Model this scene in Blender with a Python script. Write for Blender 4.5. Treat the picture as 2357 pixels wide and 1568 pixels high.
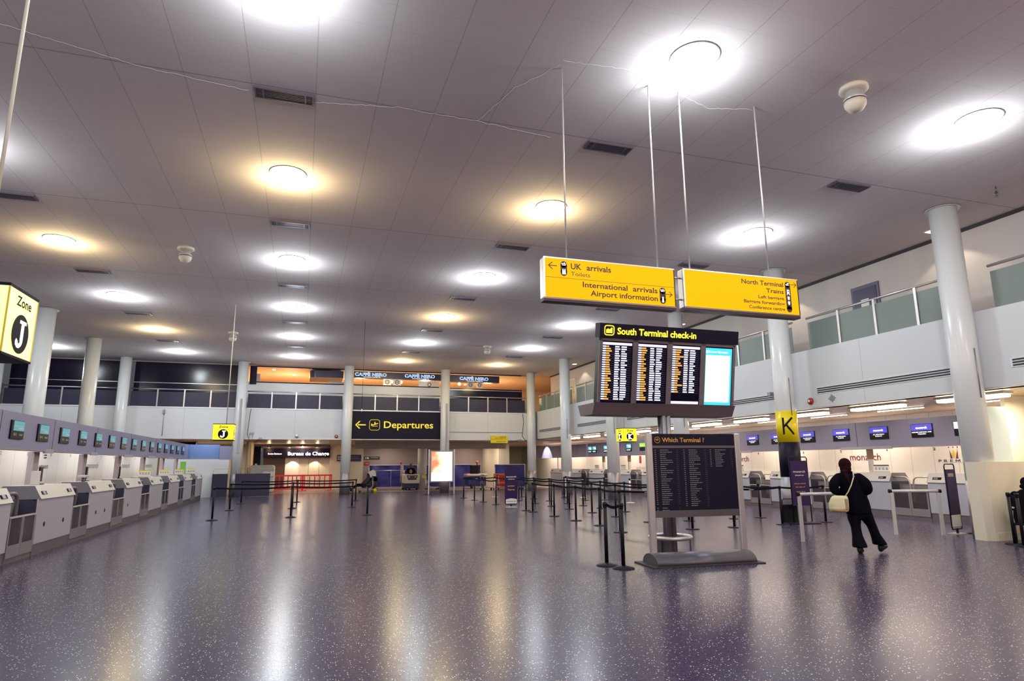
import bpy, bmesh, math, random
from mathutils import Vector, Matrix, noise
PI = math.pi
R = math.radians
rnd = random.Random(7)
for _o in list(bpy.data.objects):
    bpy.data.objects.remove(_o)
S = bpy.context.scene
COL = S.collection

# ------------------------------------------------------------------ camera
cam_d = bpy.data.cameras.new('camera')
cam_d.sensor_width = 36.0
cam_d.lens = 1458.86 * 36.0 / 2357.0
cam_d.clip_end = 300
cam = bpy.data.objects.new('camera', cam_d)
COL.objects.link(cam)
_yaw, _pit, _rol = .3164, .1925, -.0076
_f = Vector((math.sin(_yaw) * math.cos(_pit), math.cos(_yaw) * math.cos(_pit), math.sin(_pit)))
_r = Vector((math.cos(_yaw), -math.sin(_yaw), 0))
_u = _r.cross(_f)
_r2 = _r * math.cos(_rol) + _u * math.sin(_rol)
_u2 = -_r * math.sin(_rol) + _u * math.cos(_rol)
_m = Matrix((_r2, _u2, -_f)).transposed().to_4x4()
_m.translation = Vector((0, 0, 1.65))
cam.matrix_world = _m
S.camera = cam

# ------------------------------------------------------------------ world, view, lamps
W = bpy.data.worlds.new('world')
S.world = W
W.use_nodes = True
W.node_tree.nodes['Background'].inputs[0].default_value = (.5, .5, .6, 1)
W.node_tree.nodes['Background'].inputs[1].default_value = .15
S.view_settings.view_transform = 'Standard'
S.view_settings.look = 'None'
S.view_settings.exposure = 0.0
S.view_settings.gamma = 1.0
S.view_settings.use_curve_mapping = False
S.cycles.max_bounces = 6
S.cycles.diffuse_bounces = 3
S.cycles.adaptive_threshold = .02
S.cycles.glossy_bounces = 3
S.cycles.transmission_bounces = 3
S.cycles.transparent_max_bounces = 6
S.cycles.sample_clamp_indirect = 6
S.cycles.caustics_reflective = False
S.cycles.caustics_refractive = False

COOL = (.86, .95, 1.0)
WARM = (1.0, .80, .42)
NEUT = (1.0, .82, .62)
P_DOWN = 50.0
P_HALO = 106.0

def lamp(kind, name, loc, power, color, size=.5, sy=None, rot=(0, 0, 0), spread=None, radius=None):
    d = bpy.data.lights.new(name, kind)
    d.energy = power
    d.color = color
    if kind == 'AREA':
        d.shape = 'DISK' if sy is None else 'RECTANGLE'
        d.size = size
        if sy is not None:
            d.size_y = sy
        if spread is not None:
            d.spread = R(spread)
    else:
        d.shadow_soft_size = radius if radius is not None else .1
    o = bpy.data.objects.new(name, d)
    COL.objects.link(o)
    o.location = loc
    o.rotation_euler = rot
    return o

LX = [-12.07, -6.32, -.57, 5.18, 10.93]
LY = [-10.15, -4.4, 1.35, 7.09, 12.84, 18.59, 24.33, 30.08, 35.83]
WARMSET = {(1, 5), (2, 4), (3, 4), (1, 7), (3, 6), (3, 8), (4, 8), (3, 2), (4, 2), (4, 1)}
LAMPS = []
for i, x in enumerate(LX):
    for j, y in enumerate(LY):
        if i == 0 and j not in (4, 6, 8):
            continue
        LAMPS.append((i, j, x, y, (i, j) in WARMSET))
for (i, j, x, y, w) in LAMPS:
    c = WARM if w else COOL
    lamp('AREA', 'downlight', (x, y, 7.41), P_DOWN, c, .80)
    near = j <= 2 and i >= 3  # out-of-view right lamps, boosted and tinted to lift the near right ceiling
    lamp('POINT', 'added_halo_light', (x, y + .27, 7.09), P_HALO * (2.6 if near else 1), (1, .80, .70) if near else c, radius=.26)  # added light floating below the ceiling, makes the halo round each fitting
# strip lighting over the right-hand desks and behind the bulkheads
for k in range(10):
    lamp('AREA', 'soffit_light', (18.3, 9 + 4.3 * k, 3.05), 82, NEUT, .3, 2.6)
for k in range(8):
    lamp('AREA', 'soffit_front_light', (15.3, 8.2 + 5.2 * k, 3.02), 40, NEUT, .25, 2.6)
for k in range(6):
    lamp('AREA', 'office_light', (-6.3, 12 + 4.4 * k, 2.9), 34, (1, .95, .88), .3, 2.4)
lamp('AREA', 'rear_corner_fill', (12.4, 43.4, 3.08), 50, (1, .85, .66), .6)  # added fill, hidden behind the beam, brightens the rear right wall
# far ground-floor zone and cafe
for x in (-6, 0, 6, 12):
    for y in (44.6, 47):
        lamp('AREA', 'rear_light', (x, y, 3.08), 42, (1, .80, .6), .8)
for x in (-1, 3.5, 8, 12.5):
    lamp('AREA', 'cafe_light', (x, 44.5, 7.45), 170, (1, .74, .46), 1.2)
    lamp('POINT', 'cafe_fill', (x, 44, 6.2), 120, (1, .70, .42), radius=.2)
for y in (11.43, 17.2, 22.98, 28.7, 34.45):
    lamp('SPOT', 'walkway_spot', (15.25, y, 7.42), 45, NEUT, radius=.06).data.spot_size = R(110)

# ------------------------------------------------------------------ materials
MATS = {}
def mat(name, col, rough=.5, metal=0.0, emit=0.0, ecol=None, spec=.5, alpha=1.0, noise_amt=0.0, noise_scale=8.0, coat=0.0, trans=0.0):
    if name in MATS:
        return MATS[name]
    m = bpy.data.materials.new(name)
    m.use_nodes = True
    nt = m.node_tree
    b = nt.nodes['Principled BSDF']
    c4 = (col[0], col[1], col[2], 1)
    b.inputs['Base Color'].default_value = c4
    b.inputs['Roughness'].default_value = rough
    b.inputs['Metallic'].default_value = metal
    b.inputs['Specular IOR Level'].default_value = spec
    b.inputs['Alpha'].default_value = alpha
    b.inputs['Coat Weight'].default_value = coat
    b.inputs['Transmission Weight'].default_value = trans
    if emit:
        e = ecol or col
        b.inputs['Emission Color'].default_value = (e[0], e[1], e[2], 1)
        b.inputs['Emission Strength'].default_value = emit
    tc = nt.nodes.new('ShaderNodeTexCoord')
    n = nt.nodes.new('ShaderNodeTexNoise')
    n.inputs['Scale'].default_value = noise_scale
    n.inputs['Detail'].default_value = 3
    nt.links.new(tc.outputs['Object'], n.inputs['Vector'])
    mr = nt.nodes.new('ShaderNodeMapRange')
    a = max(noise_amt, .02)
    mr.inputs['To Min'].default_value = 1 - a
    mr.inputs['To Max'].default_value = 1 + a
    nt.links.new(n.outputs['Fac'], mr.inputs['Value'])
    mx = nt.nodes.new('ShaderNodeMix')
    mx.data_type = 'RGBA'
    mx.blend_type = 'MULTIPLY'
    mx.inputs[0].default_value = 1
    mx.inputs[6].default_value = c4
    nt.links.new(mr.outputs[0], mx.inputs[7])
    nt.links.new(mx.outputs[2], b.inputs['Base Color'])
    MATS[name] = m
    return m

def srgb(r, g, b):
    f = lambda v: (v / 255 / 12.92) if v / 255 <= .04045 else ((v / 255 + .055) / 1.055) ** 2.4
    return (f(r), f(g), f(b))

def line_mask(nt, src, axis, pitch, off, half):
    """1 near the lines at off + k*pitch along an axis"""
    def mth(op, a=None, b=None, va=None, vb=None):
        n = nt.nodes.new('ShaderNodeMath'); n.operation = op
        if a is not None: nt.links.new(a, n.inputs[0])
        if va is not None: n.inputs[0].default_value = va
        if b is not None: nt.links.new(b, n.inputs[1])
        if vb is not None: n.inputs[1].default_value = vb
        return n.outputs[0]
    o = mth('SUBTRACT', src.outputs[axis], None, None, off)
    o = mth('DIVIDE', o, None, None, pitch)
    r = mth('ROUND', o)
    d = mth('SUBTRACT', o, r)
    d = mth('ABSOLUTE', d)
    return mth('LESS_THAN', d, None, None, half / pitch)

def floor_material():
    m = bpy.data.materials.new('terrazzo_floor')
    m.use_nodes = True
    nt = m.node_tree
    b = nt.nodes['Principled BSDF']
    tc = nt.nodes.new('ShaderNodeTexCoord')
    L = nt.links.new
    sep = nt.nodes.new('ShaderNodeSeparateXYZ'); L(tc.outputs['Object'], sep.inputs[0])
    # fine blotches
    n1 = nt.nodes.new('ShaderNodeTexNoise'); n1.inputs['Scale'].default_value = 38; n1.inputs['Detail'].default_value = 4
    L(tc.outputs['Object'], n1.inputs['Vector'])
    r1 = nt.nodes.new('ShaderNodeValToRGB')
    r1.color_ramp.elements[0].position = .35; r1.color_ramp.elements[0].color = (.027, .020, .048, 1)
    r1.color_ramp.elements[1].position = .68; r1.color_ramp.elements[1].color = (.068, .053, .112, 1)
    L(n1.outputs['Fac'], r1.inputs[0])
    cur = r1.outputs[0]
    for sc, th, col, seed in ((50, .2, (.72, .71, .69, 1), 0.0), (80, .24, (.26, .235, .27, 1), 5.3), (110, .3, (.14, .12, .16, 1), 9.1)):
        v = nt.nodes.new('ShaderNodeTexVoronoi'); v.inputs['Scale'].default_value = sc
        mp = nt.nodes.new('ShaderNodeMapping'); mp.inputs['Location'].default_value = (seed, seed, 0)
        L(tc.outputs['Object'], mp.inputs[0]); L(mp.outputs[0], v.inputs['Vector'])
        lt = nt.nodes.new('ShaderNodeMath'); lt.operation = 'LESS_THAN'; lt.inputs[1].default_value = .27
        L(v.outputs['Distance'], lt.inputs[0])
        sp = nt.nodes.new('ShaderNodeSeparateColor'); L(v.outputs['Color'], sp.inputs[0])
        l2 = nt.nodes.new('ShaderNodeMath'); l2.operation = 'LESS_THAN'; l2.inputs[1].default_value = th
        L(sp.outputs[0], l2.inputs[0])
        mu = nt.nodes.new('ShaderNodeMath'); mu.operation = 'MULTIPLY'
        L(lt.outputs[0], mu.inputs[0]); L(l2.outputs[0], mu.inputs[1])
        mx = nt.nodes.new('ShaderNodeMix'); mx.data_type = 'RGBA'
        L(mu.outputs[0], mx.inputs[0]); L(cur, mx.inputs[6]); mx.inputs[7].default_value = col
        cur = mx.outputs[2]
        if seed == 0.0: speck = mu.outputs[0]
    for ax, pitch, off in ((0, 1.4375, .15), (1, 2.875, .4)):
        mk = line_mask(nt, sep, ax, pitch, off, .004)
        mx = nt.nodes.new('ShaderNodeMix'); mx.data_type = 'RGBA'
        L(mk, mx.inputs[0]); L(cur, mx.inputs[6]); mx.inputs[7].default_value = (.035, .03, .04, 1)
        cur = mx.outputs[2]
    L(cur, b.inputs['Base Color'])
    n2 = nt.nodes.new('ShaderNodeTexNoise'); n2.inputs['Scale'].default_value = .7; n2.inputs['Detail'].default_value = 4
    L(tc.outputs['Object'], n2.inputs['Vector'])
    mr = nt.nodes.new('ShaderNodeMapRange'); mr.inputs['To Min'].default_value = .205; mr.inputs['To Max'].default_value = .255
    L(n2.outputs['Fac'], mr.inputs['Value'])
    sm = nt.nodes.new('ShaderNodeMath'); sm.operation = 'MULTIPLY_ADD'; sm.inputs[1].default_value = .3
    L(speck, sm.inputs[0]); L(mr.outputs[0], sm.inputs[2]); L(sm.outputs[0], b.inputs['Roughness'])
    b.inputs['Specular IOR Level'].default_value = .21
    bp = nt.nodes.new('ShaderNodeBump'); bp.inputs['Strength'].default_value = .0; bp.inputs['Distance'].default_value = .01
    n3 = nt.nodes.new('ShaderNodeTexNoise'); n3.inputs['Scale'].default_value = 6
    L(tc.outputs['Object'], n3.inputs['Vector']); L(n3.outputs['Fac'], bp.inputs['Height']); L(bp.outputs[0], b.inputs['Normal'])
    MATS['floor'] = m
    return m

def ceiling_material():
    m = bpy.data.materials.new('ceiling_tiles')
    m.use_nodes = True
    nt = m.node_tree
    L = nt.links.new
    b = nt.nodes['Principled BSDF']
    tc = nt.nodes.new('ShaderNodeTexCoord')
    sep = nt.nodes.new('ShaderNodeSeparateXYZ'); L(tc.outputs['Object'], sep.inputs[0])
    n1 = nt.nodes.new('ShaderNodeTexNoise'); n1.inputs['Scale'].default_value = .35; n1.inputs['Detail'].default_value = 5
    L(tc.outputs['Object'], n1.inputs['Vector'])
    r1 = nt.nodes.new('ShaderNodeValToRGB')
    r1.color_ramp.elements[0].position = .3; r1.color_ramp.elements[0].color = (.70, .62, .625, 1)
    r1.color_ramp.elements[1].position = .7; r1.color_ramp.elements[1].color = (.80, .715, .715, 1)
    L(n1.outputs['Fac'], r1.inputs[0])
    cur = r1.outputs[0]
    for ax, pitch, off, half, f in ((0, .9583, -.57 + .479, .007, .30), (1, .479, 7.09 + .24, .004, .13), (1, 5.7475, 9.97 - .25, .016, .35)):
        mk = line_mask(nt, sep, ax, pitch, off, half)
        sc = nt.nodes.new('ShaderNodeMath'); sc.operation = 'MULTIPLY'; sc.inputs[1].default_value = f
        L(mk, sc.inputs[0])
        mx = nt.nodes.new('ShaderNodeMix'); mx.data_type = 'RGBA'
        L(sc.outputs[0], mx.inputs[0]); L(cur, mx.inputs[6]); mx.inputs[7].default_value = (.09, .075, .085, 1)
        cur = mx.outputs[2]
    # perforations seen as a fine grain
    n4 = nt.nodes.new('ShaderNodeTexNoise'); n4.inputs['Scale'].default_value = 90
    L(tc.outputs['Object'], n4.inputs['Vector'])
    mr = nt.nodes.new('ShaderNodeMapRange'); mr.inputs['To Min'].default_value = .82; mr.inputs['To Max'].default_value = 1.12
    L(n4.outputs['Fac'], mr.inputs['Value'])
    mx = nt.nodes.new('ShaderNodeMix'); mx.data_type = 'RGBA'; mx.blend_type = 'MULTIPLY'; mx.inputs[0].default_value = 1
    L(cur, mx.inputs[6]); L(mr.outputs[0], mx.inputs[7])
    L(mx.outputs[2], b.inputs['Base Color'])
    b.inputs['Roughness'].default_value = .8
    b.inputs['Specular IOR Level'].default_value = .1
    MATS['ceiling'] = m
    return m

def wall_material(name, col, rough=.55, sx=None, axis=1, off=0.0):
    """painted panel wall with joints along an axis"""
    m = mat(name, col, rough, noise_amt=.03, noise_scale=1.2)
    if sx:
        nt = m.node_tree
        b = nt.nodes['Principled BSDF']
        src = b.inputs['Base Color'].links[0].from_socket
        tc = nt.nodes.new('ShaderNodeTexCoord')
        sep = nt.nodes.new('ShaderNodeSeparateXYZ'); nt.links.new(tc.outputs['Object'], sep.inputs[0])
        mk = line_mask(nt, sep, axis, sx, off, .007)
        mu = nt.nodes.new('ShaderNodeMath'); mu.operation = 'MULTIPLY'; mu.inputs[1].default_value = .45
        nt.links.new(mk, mu.inputs[0])
        mx = nt.nodes.new('ShaderNodeMix'); mx.data_type = 'RGBA'
        nt.links.new(mu.outputs[0], mx.inputs[0]); nt.links.new(src, mx.inputs[6]); mx.inputs[7].default_value = (.1, .09, .1, 1)
        nt.links.new(mx.outputs[2], b.inputs['Base Color'])
    return m

M = dict(
    floor=floor_material(), ceiling=ceiling_material(),
    white=wall_material('white_panel', (.74, .75, .80), .5),
    whitej=wall_material('white_panel_jointed_y', (.63, .64, .68), .45, 2.875, 1, 10.4),
    whitex=wall_material('white_panel_jointed_x', (.64, .65, .68), .5, 2.9, 0, -3.4),
    cream=wall_material('cream_wall', (.72, .66, .54), .6),
    screenwall=wall_material('white_back_panel', (.84, .80, .74), .45, .8, 1, .2),
    upper=wall_material('upper_wall', (.60, .55, .53), .6),
    taupe=wall_material('taupe_wall', (.34, .29, .31), .6),
    column=mat('column_paint', (.70, .71, .72), .28, noise_amt=.03, noise_scale=2),
    steel=mat('brushed_steel', (.34, .31, .34), .45, .7, noise_amt=.1, noise_scale=20),
    steel_lt=mat('pale_aluminium', (.62, .58, .58), .35, .75),
    steel_dk=mat('dark_steel', (.16, .14, .16), .35, .7),
    black=mat('black_plastic', (.006, .005, .010), .5, spec=.2),
    blackm=mat('black_metal', (.008, .006, .012), .45, .0, spec=.25),
    belt=mat('black_belt', (.006, .005, .011), .7, spec=.1),
    navy=mat('navy_sign', (.010, .007, .022), .45, spec=.15),
    purple=mat('purple_sign', (.034, .015, .075), .5, spec=.2),
    lilac=mat('lilac_panel', (.40, .37, .47), .42, noise_amt=.04),
    header=mat('lilac_bulkhead', (.26, .25, .39), .5, noise_amt=.05, noise_scale=4),
    headerblue=mat('blue_bulkhead', (.15, .23, .45), .5),
    desk=mat('desk_front', (.44, .41, .47), .4, noise_amt=.04),
    deskside=mat('desk_side', (.185, .17, .205), .45),
    desktop=mat('desk_top_cream', (.60, .56, .50), .4),
    plinth=mat('plinth_grey', (.17, .145, .165), .4, .4),
    rubber=mat('dark_rubber', (.03, .026, .03), .6),
    yellow_lit=mat('yellow_lit', (.35, .16, .0), .6, spec=.1, emit=.88, ecol=(1.0, .52, .0)),
    yellow=mat('yellow_paint', (.80, .62, .0), .35),
    jyellow=mat('zone_yellow_lit', (.9, .80, .02), .4, emit=.95, ecol=(1.0, .83, .02)),
    jpale=mat('zone_pale_lit', (.95, .9, .40), .4, emit=1.0, ecol=(1.0, .92, .34)),
    brown=mat('brown_ink', (.035, .008, .012), .5),
    ink=mat('dark_ink', (.012, .008, .018), .6, spec=.1),
    whiteink=mat('white_ink', (.85, .85, .85), .5),
    whitelit=mat('white_lit', (1, 1, 1), .5, emit=1.6),
    ylet=mat('yellow_lettering', (.85, .65, .03), .4, emit=.35, ecol=(1, .78, .05)),
    yled=mat('yellow_led', (1, .8, .05), .4, emit=2.2, ecol=(1, .78, .03)),
    orange=mat('orange_lettering', (.75, .38, .05), .5),
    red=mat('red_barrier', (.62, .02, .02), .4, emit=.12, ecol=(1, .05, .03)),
    redp=mat('red_paint', (.4, .02, .02), .4),
    orangeb=mat('orange_plastic', (.75, .13, .03), .45),
    tarp=mat('blue_tarpaulin', (.018, .022, .20), .38, noise_amt=.5, noise_scale=2.5),
    darkglass=mat('dark_glazing', (.010, .007, .022), .18, spec=.35),
    smoke=mat('smoked_panel', (.040, .036, .066), .35, spec=.25, noise_amt=.08),
    frost=mat('frosted_glass', (.19, .235, .22), .4, alpha=.9, noise_amt=.06, noise_scale=2),
    lampglass=mat('lamp_diffuser', (1, 1, 1), .4, emit=14, ecol=(.92, .97, 1)),
    lampwarm=mat('lamp_diffuser_warm', (1, .9, .7), .4, emit=14, ecol=(1, .88, .62)),
    tube=mat('fluorescent', (1, .95, .85), .4, emit=14, ecol=(1, .88, .70)),
    spotface=mat('spot_face', (1, .9, .7), .4, emit=9, ecol=(1, .82, .55)),
    trim=mat('lamp_trim', (.62, .60, .60), .35, .3),
    vent=mat('vent_metal', (.15, .12, .16), .4, .4),
    ventdark=mat('vent_dark', (.03, .025, .035), .6),
    copper=mat('soffit_panel', (.62, .45, .30), .35, .2, noise_amt=.05),
    screenbk=mat('screen_black', (.005, .003, .014), .3, spec=.2),
    skin=mat('skin_dark', (.10, .045, .03), .5),
    skin2=mat('skin_mid', (.16, .08, .05), .5),
    cloth=mat('black_cloth', (.003, .0025, .006), .9, spec=.08, noise_amt=.25, noise_scale=14),
    jean=mat('dark_trousers', (.004, .003, .008), .9, spec=.08, noise_amt=.2, noise_scale=14),
    scarf=mat('dark_red_scarf', (.018, .003, .005), .85, spec=.1, noise_amt=.95, noise_scale=30),
    bagc=mat('cream_canvas', (.70, .66, .42), .6, noise_amt=.08),
    bagt=mat('tan_leather', (.42, .27, .13), .55, noise_amt=.1),
    shoe=mat('shoe_black', (.006, .005, .007), .5, spec=.3),
    wood=mat('pale_wood', (.5, .33, .2), .5),
    cafe=wall_material('cafe_wall', (.80, .62, .44), .6),
    tile=mat('pale_floor_strip', (.30, .23, .21), .3, noise_amt=.1),
    glasspane=mat('gate_glass', (.07, .055, .075), .08, alpha=.75),
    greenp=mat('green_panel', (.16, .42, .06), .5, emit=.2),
    alum=mat('white_tube', (.62, .61, .60), .3, .2),
    fabric_gr=mat('grey_fabric', (.05, .045, .06), .7),
    plum=mat('plum_lettering', (.16, .02, .05), .5), pink=mat('pink_lettering', (.7, .38, .36), .5), plumdoor=mat('plum_door', (.06, .05, .11), .4), lilacdoor=mat('door_frame', (.14, .12, .2), .4),
    navyblue=mat('blue_black', (.02, .022, .075), .35), ledblue=mat('blue_led', (.4, .6, 1), .4, emit=2.2, ecol=(.45, .65, 1)), brownwall=mat('brown_laminate', (.10, .055, .045), .4), darkgreen=mat('exit_green', (.02, .06, .04), .4),
    spotorange=mat('orange_lit', (1, .5, .1), .4, emit=.8, ecol=(1, .45, .06)), paleglass=mat('pale_glass_panel', (.48, .56, .60), .25), rdesk=mat('blue_grey_desk_front', (.38, .40, .51), .4, noise_amt=.04), rtop=mat('grey_beige_hood', (.42, .42, .46), .4), bronzeb=mat('brown_sleeve', (.22, .13, .09), .45),
    paper=mat('white_paper', (.85, .84, .8), .6),
)

# ------------------------------------------------------------------ mesh helpers
class MB:
    def __init__(self):
        self.v = []; self.f = []; self.mi = []; self.mats = []; self.sm = []
    def mat_i(self, m):
        if isinstance(m, str):
            m = M[m]
        if m not in self.mats:
            self.mats.append(m)
        return self.mats.index(m)
    def add(self, vs, fs, m, smooth=False):
        k = len(self.v); i = self.mat_i(m)
        self.v += [tuple(p) for p in vs]
        for f in fs:
            self.f.append(tuple(a + k for a in f)); self.mi.append(i); self.sm.append(smooth)
        return self
    def box(self, x0, x1, y0, y1, z0, z1, m, b=0.0):
        if b > 0 and min(x1 - x0, y1 - y0, z1 - z0) > 2.2 * b:
            bm = bmesh.new()
            bmesh.ops.create_cube(bm, size=1)
            for v in bm.verts:
                v.co = Vector((x0 + (v.co.x + .5) * (x1 - x0), y0 + (v.co.y + .5) * (y1 - y0), z0 + (v.co.z + .5) * (z1 - z0)))
            bmesh.ops.bevel(bm, geom=bm.edges[:], offset=b, segments=2, affect='EDGES', profile=.5)
            bm.verts.index_update()
            self.add([v.co for v in bm.verts], [[v.index for v in f.verts] for f in bm.faces], m)
            bm.free()
            return self
        vs = [(x0, y0, z0), (x1, y0, z0), (x1, y1, z0), (x0, y1, z0), (x0, y0, z1), (x1, y0, z1), (x1, y1, z1), (x0, y1, z1)]
        return self.add(vs, [(0, 3, 2, 1), (4, 5, 6, 7), (0, 1, 5, 4), (1, 2, 6, 5), (2, 3, 7, 6), (3, 0, 4, 7)], m)
    def quad(self, a, b, c, d, m):
        return self.add([a, b, c, d], [(0, 1, 2, 3)], m)
    def prism(self, poly, x0, x1, m, axis='x', smooth=False):
        """poly of 2D points extruded along an axis; 2D = the remaining two axes in order"""
        def P(t, a, b):
            return (t, a, b) if axis == 'x' else ((a, t, b) if axis == 'y' else (a, b, t))
        n = len(poly)
        vs = [P(x0, a, b) for a, b in poly] + [P(x1, a, b) for a, b in poly]
        fs = [(i, (i + 1) % n, n + (i + 1) % n, n + i) for i in range(n)]
        self.add(vs, fs, m, smooth)
        return self.add(vs, [tuple(range(n))[::-1], tuple(range(n, 2 * n))], m)
    def cyl(self, p0, p1, r, m, n=12, r1=None, smooth=True, caps=True):
        p0 = Vector(p0); p1 = Vector(p1); d = (p1 - p0).normalized()
        a = d.orthogonal().normalized(); b = d.cross(a)
        r1 = r if r1 is None else r1
        vs = []
        for p, rr in ((p0, r), (p1, r1)):
            for k in range(n):
                t = 2 * PI * k / n
                vs.append(p + (a * math.cos(t) + b * math.sin(t)) * rr)
        self.add(vs, [(i, (i + 1) % n, n + (i + 1) % n, n + i) for i in range(n)], m, smooth)
        if caps:
            self.add(vs, [tuple(range(n))[::-1], tuple(range(n, 2 * n))], m)
        return self
    def lathe(self, prof, m, c=(0, 0, 0), n=24, smooth=True, sx=1.0, sy=1.0):
        """prof: (radius, z) pairs"""
        vs = []
        for r, z in prof:
            for k in range(n):
                t = 2 * PI * k / n
                vs.append((c[0] + r * sx * math.cos(t), c[1] + r * sy * math.sin(t), c[2] + z))
        fs = []
        for j in range(len(prof) - 1):
            for k in range(n):
                k2 = (k + 1) % n
                fs.append((j * n + k, j * n + k2, (j + 1) * n + k2, (j + 1) * n + k))
        self.add(vs, fs, m, smooth)
        ends = []
        if prof[0][0] > 1e-5: ends.append(tuple(range(n))[::-1])
        if prof[-1][0] > 1e-5: ends.append(tuple(range((len(prof) - 1) * n, len(prof) * n)))
        if ends: self.add(vs, ends, m)
        return self
    def tube(self, pts, rad, m, n=8, closed=False, flat=1.0):
        pts = [Vector(p) for p in pts]; N = len(pts)
        rads = rad if isinstance(rad, (list, tuple)) else [rad] * N
        vs = []; up = None
        for i, p in enumerate(pts):
            if closed:
                d = pts[(i + 1) % N] - pts[i - 1]
            else:
                d = pts[min(i + 1, N - 1)] - pts[max(i - 1, 0)]
            d.normalize()
            if up is None:
                a = d.orthogonal().normalized()
            else:
                a = up - d * up.dot(d)
                a = a.normalized() if a.length > 1e-6 else d.orthogonal().normalized()
            up = a
            b = d.cross(a)
            for k in range(n):
                t = 2 * PI * k / n
                vs.append(p + (a * math.cos(t) + b * math.sin(t) * flat) * rads[i])
        fs = []
        for i in range(N if closed else N - 1):
            i2 = (i + 1) % N
            for k in range(n):
                k2 = (k + 1) % n
                fs.append((i * n + k, i * n + k2, i2 * n + k2, i2 * n + k))
        self.add(vs, fs, m, True)
        if not closed:
            self.add(vs, [tuple(range(n))[::-1], tuple(range((N - 1) * n, N * n))], m)
        return self
    def ball(self, c, rx, ry, rz, m, seg=16, rings=10):
        pr = []
        vs = []; fs = []
        for j in range(rings + 1):
            a = PI * j / rings
            for k in range(seg):
                t = 2 * PI * k / seg
                vs.append((c[0] + rx * math.sin(a) * math.cos(t), c[1] + ry * math.sin(a) * math.sin(t), c[2] - rz * math.cos(a)))
        for j in range(rings):
            for k in range(seg):
                k2 = (k + 1) % seg
                fs.append((j * seg + k, j * seg + k2, (j + 1) * seg + k2, (j + 1) * seg + k))
        return self.add(vs, fs, m, True)
    def rings(self, rs, m, n=20, smooth=True, closed=True):
        """rs: list of (cx,cy,cz,rx,ry[,rot,tiltx]) horizontal ellipses"""
        vs = []
        for r in rs:
            cx, cy, cz, rx, ry = r[:5]
            tx = r[5] if len(r) > 5 else 0.0
            ty = r[6] if len(r) > 6 else 0.0
            for k in range(n):
                t = 2 * PI * k / n
                x = rx * math.cos(t); y = ry * math.sin(t)
                vs.append((cx + x, cy + y, cz + x * tx + y * ty))
        fs = []
        for j in range(len(rs) - 1):
            for k in range(n):
                k2 = (k + 1) % n
                fs.append((j * n + k, j * n + k2, (j + 1) * n + k2, (j + 1) * n + k))
        self.add(vs, fs, m, smooth)
        return self.add(vs, [tuple(range(n))[::-1], tuple(range((len(rs) - 1) * n, len(rs) * n))], m) if closed else self
    def build(self, name, parent=None, mod=None):
        me = bpy.data.meshes.new(name)
        me.from_pydata(self.v, [], self.f)
        for m in self.mats:
            me.materials.append(m)
        for p, i, s in zip(me.polygons, self.mi, self.sm):
            p.material_index = i
            p.use_smooth = s
        bm = bmesh.new(); bm.from_mesh(me)
        bmesh.ops.remove_doubles(bm, verts=bm.verts, dist=1e-5)
        bmesh.ops.recalc_face_normals(bm, faces=bm.faces)
        bm.to_mesh(me); bm.free()
        o = bpy.data.objects.new(name, me)
        COL.objects.link(o)
        if parent is not None:
            o.parent = parent
        return o

def tag(o, label, cat, group=None, kind=None):
    assert len(label.split()) <= 99
    o['label'] = label
    o['category'] = cat
    if group: o['group'] = group
    if kind: o['kind'] = kind
    return o
def thing(name, label, cat, loc=(0, 0, 0), rz=0.0, group=None):
    o = bpy.data.objects.new(name, None)
    o.empty_display_size = .2
    COL.objects.link(o)
    o.location = loc
    o.rotation_euler = (0, 0, rz)
    return tag(o, label, cat, group)
def struct(name, mb):
    o = mb.build(name)
    o['kind'] = 'structure'
    return o
def kids(o):
    return [c for c in COL.objects if c.parent is o]
def dup(src, loc, rz=None, label=None, group=None, children=None):
    ch = children if children is not None else kids(src)
    r = src.copy(); COL.objects.link(r)
    r.location = loc
    if rz is not None: r.rotation_euler = (0, 0, rz)
    if label: r['label'] = label
    if group: r['group'] = group
    for c in ch:
        c2 = c.copy(); COL.objects.link(c2); c2.parent = r
        for g in kids(c):
            g2 = g.copy(); COL.objects.link(g2); g2.parent = c2
    return r
ORD = ['first', 'second', 'third', 'fourth', 'fifth', 'sixth', 'seventh', 'eighth', 'ninth', 'tenth', 'eleventh', 'twelfth', 'thirteenth', 'fourteenth', 'fifteenth', 'sixteenth']

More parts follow.
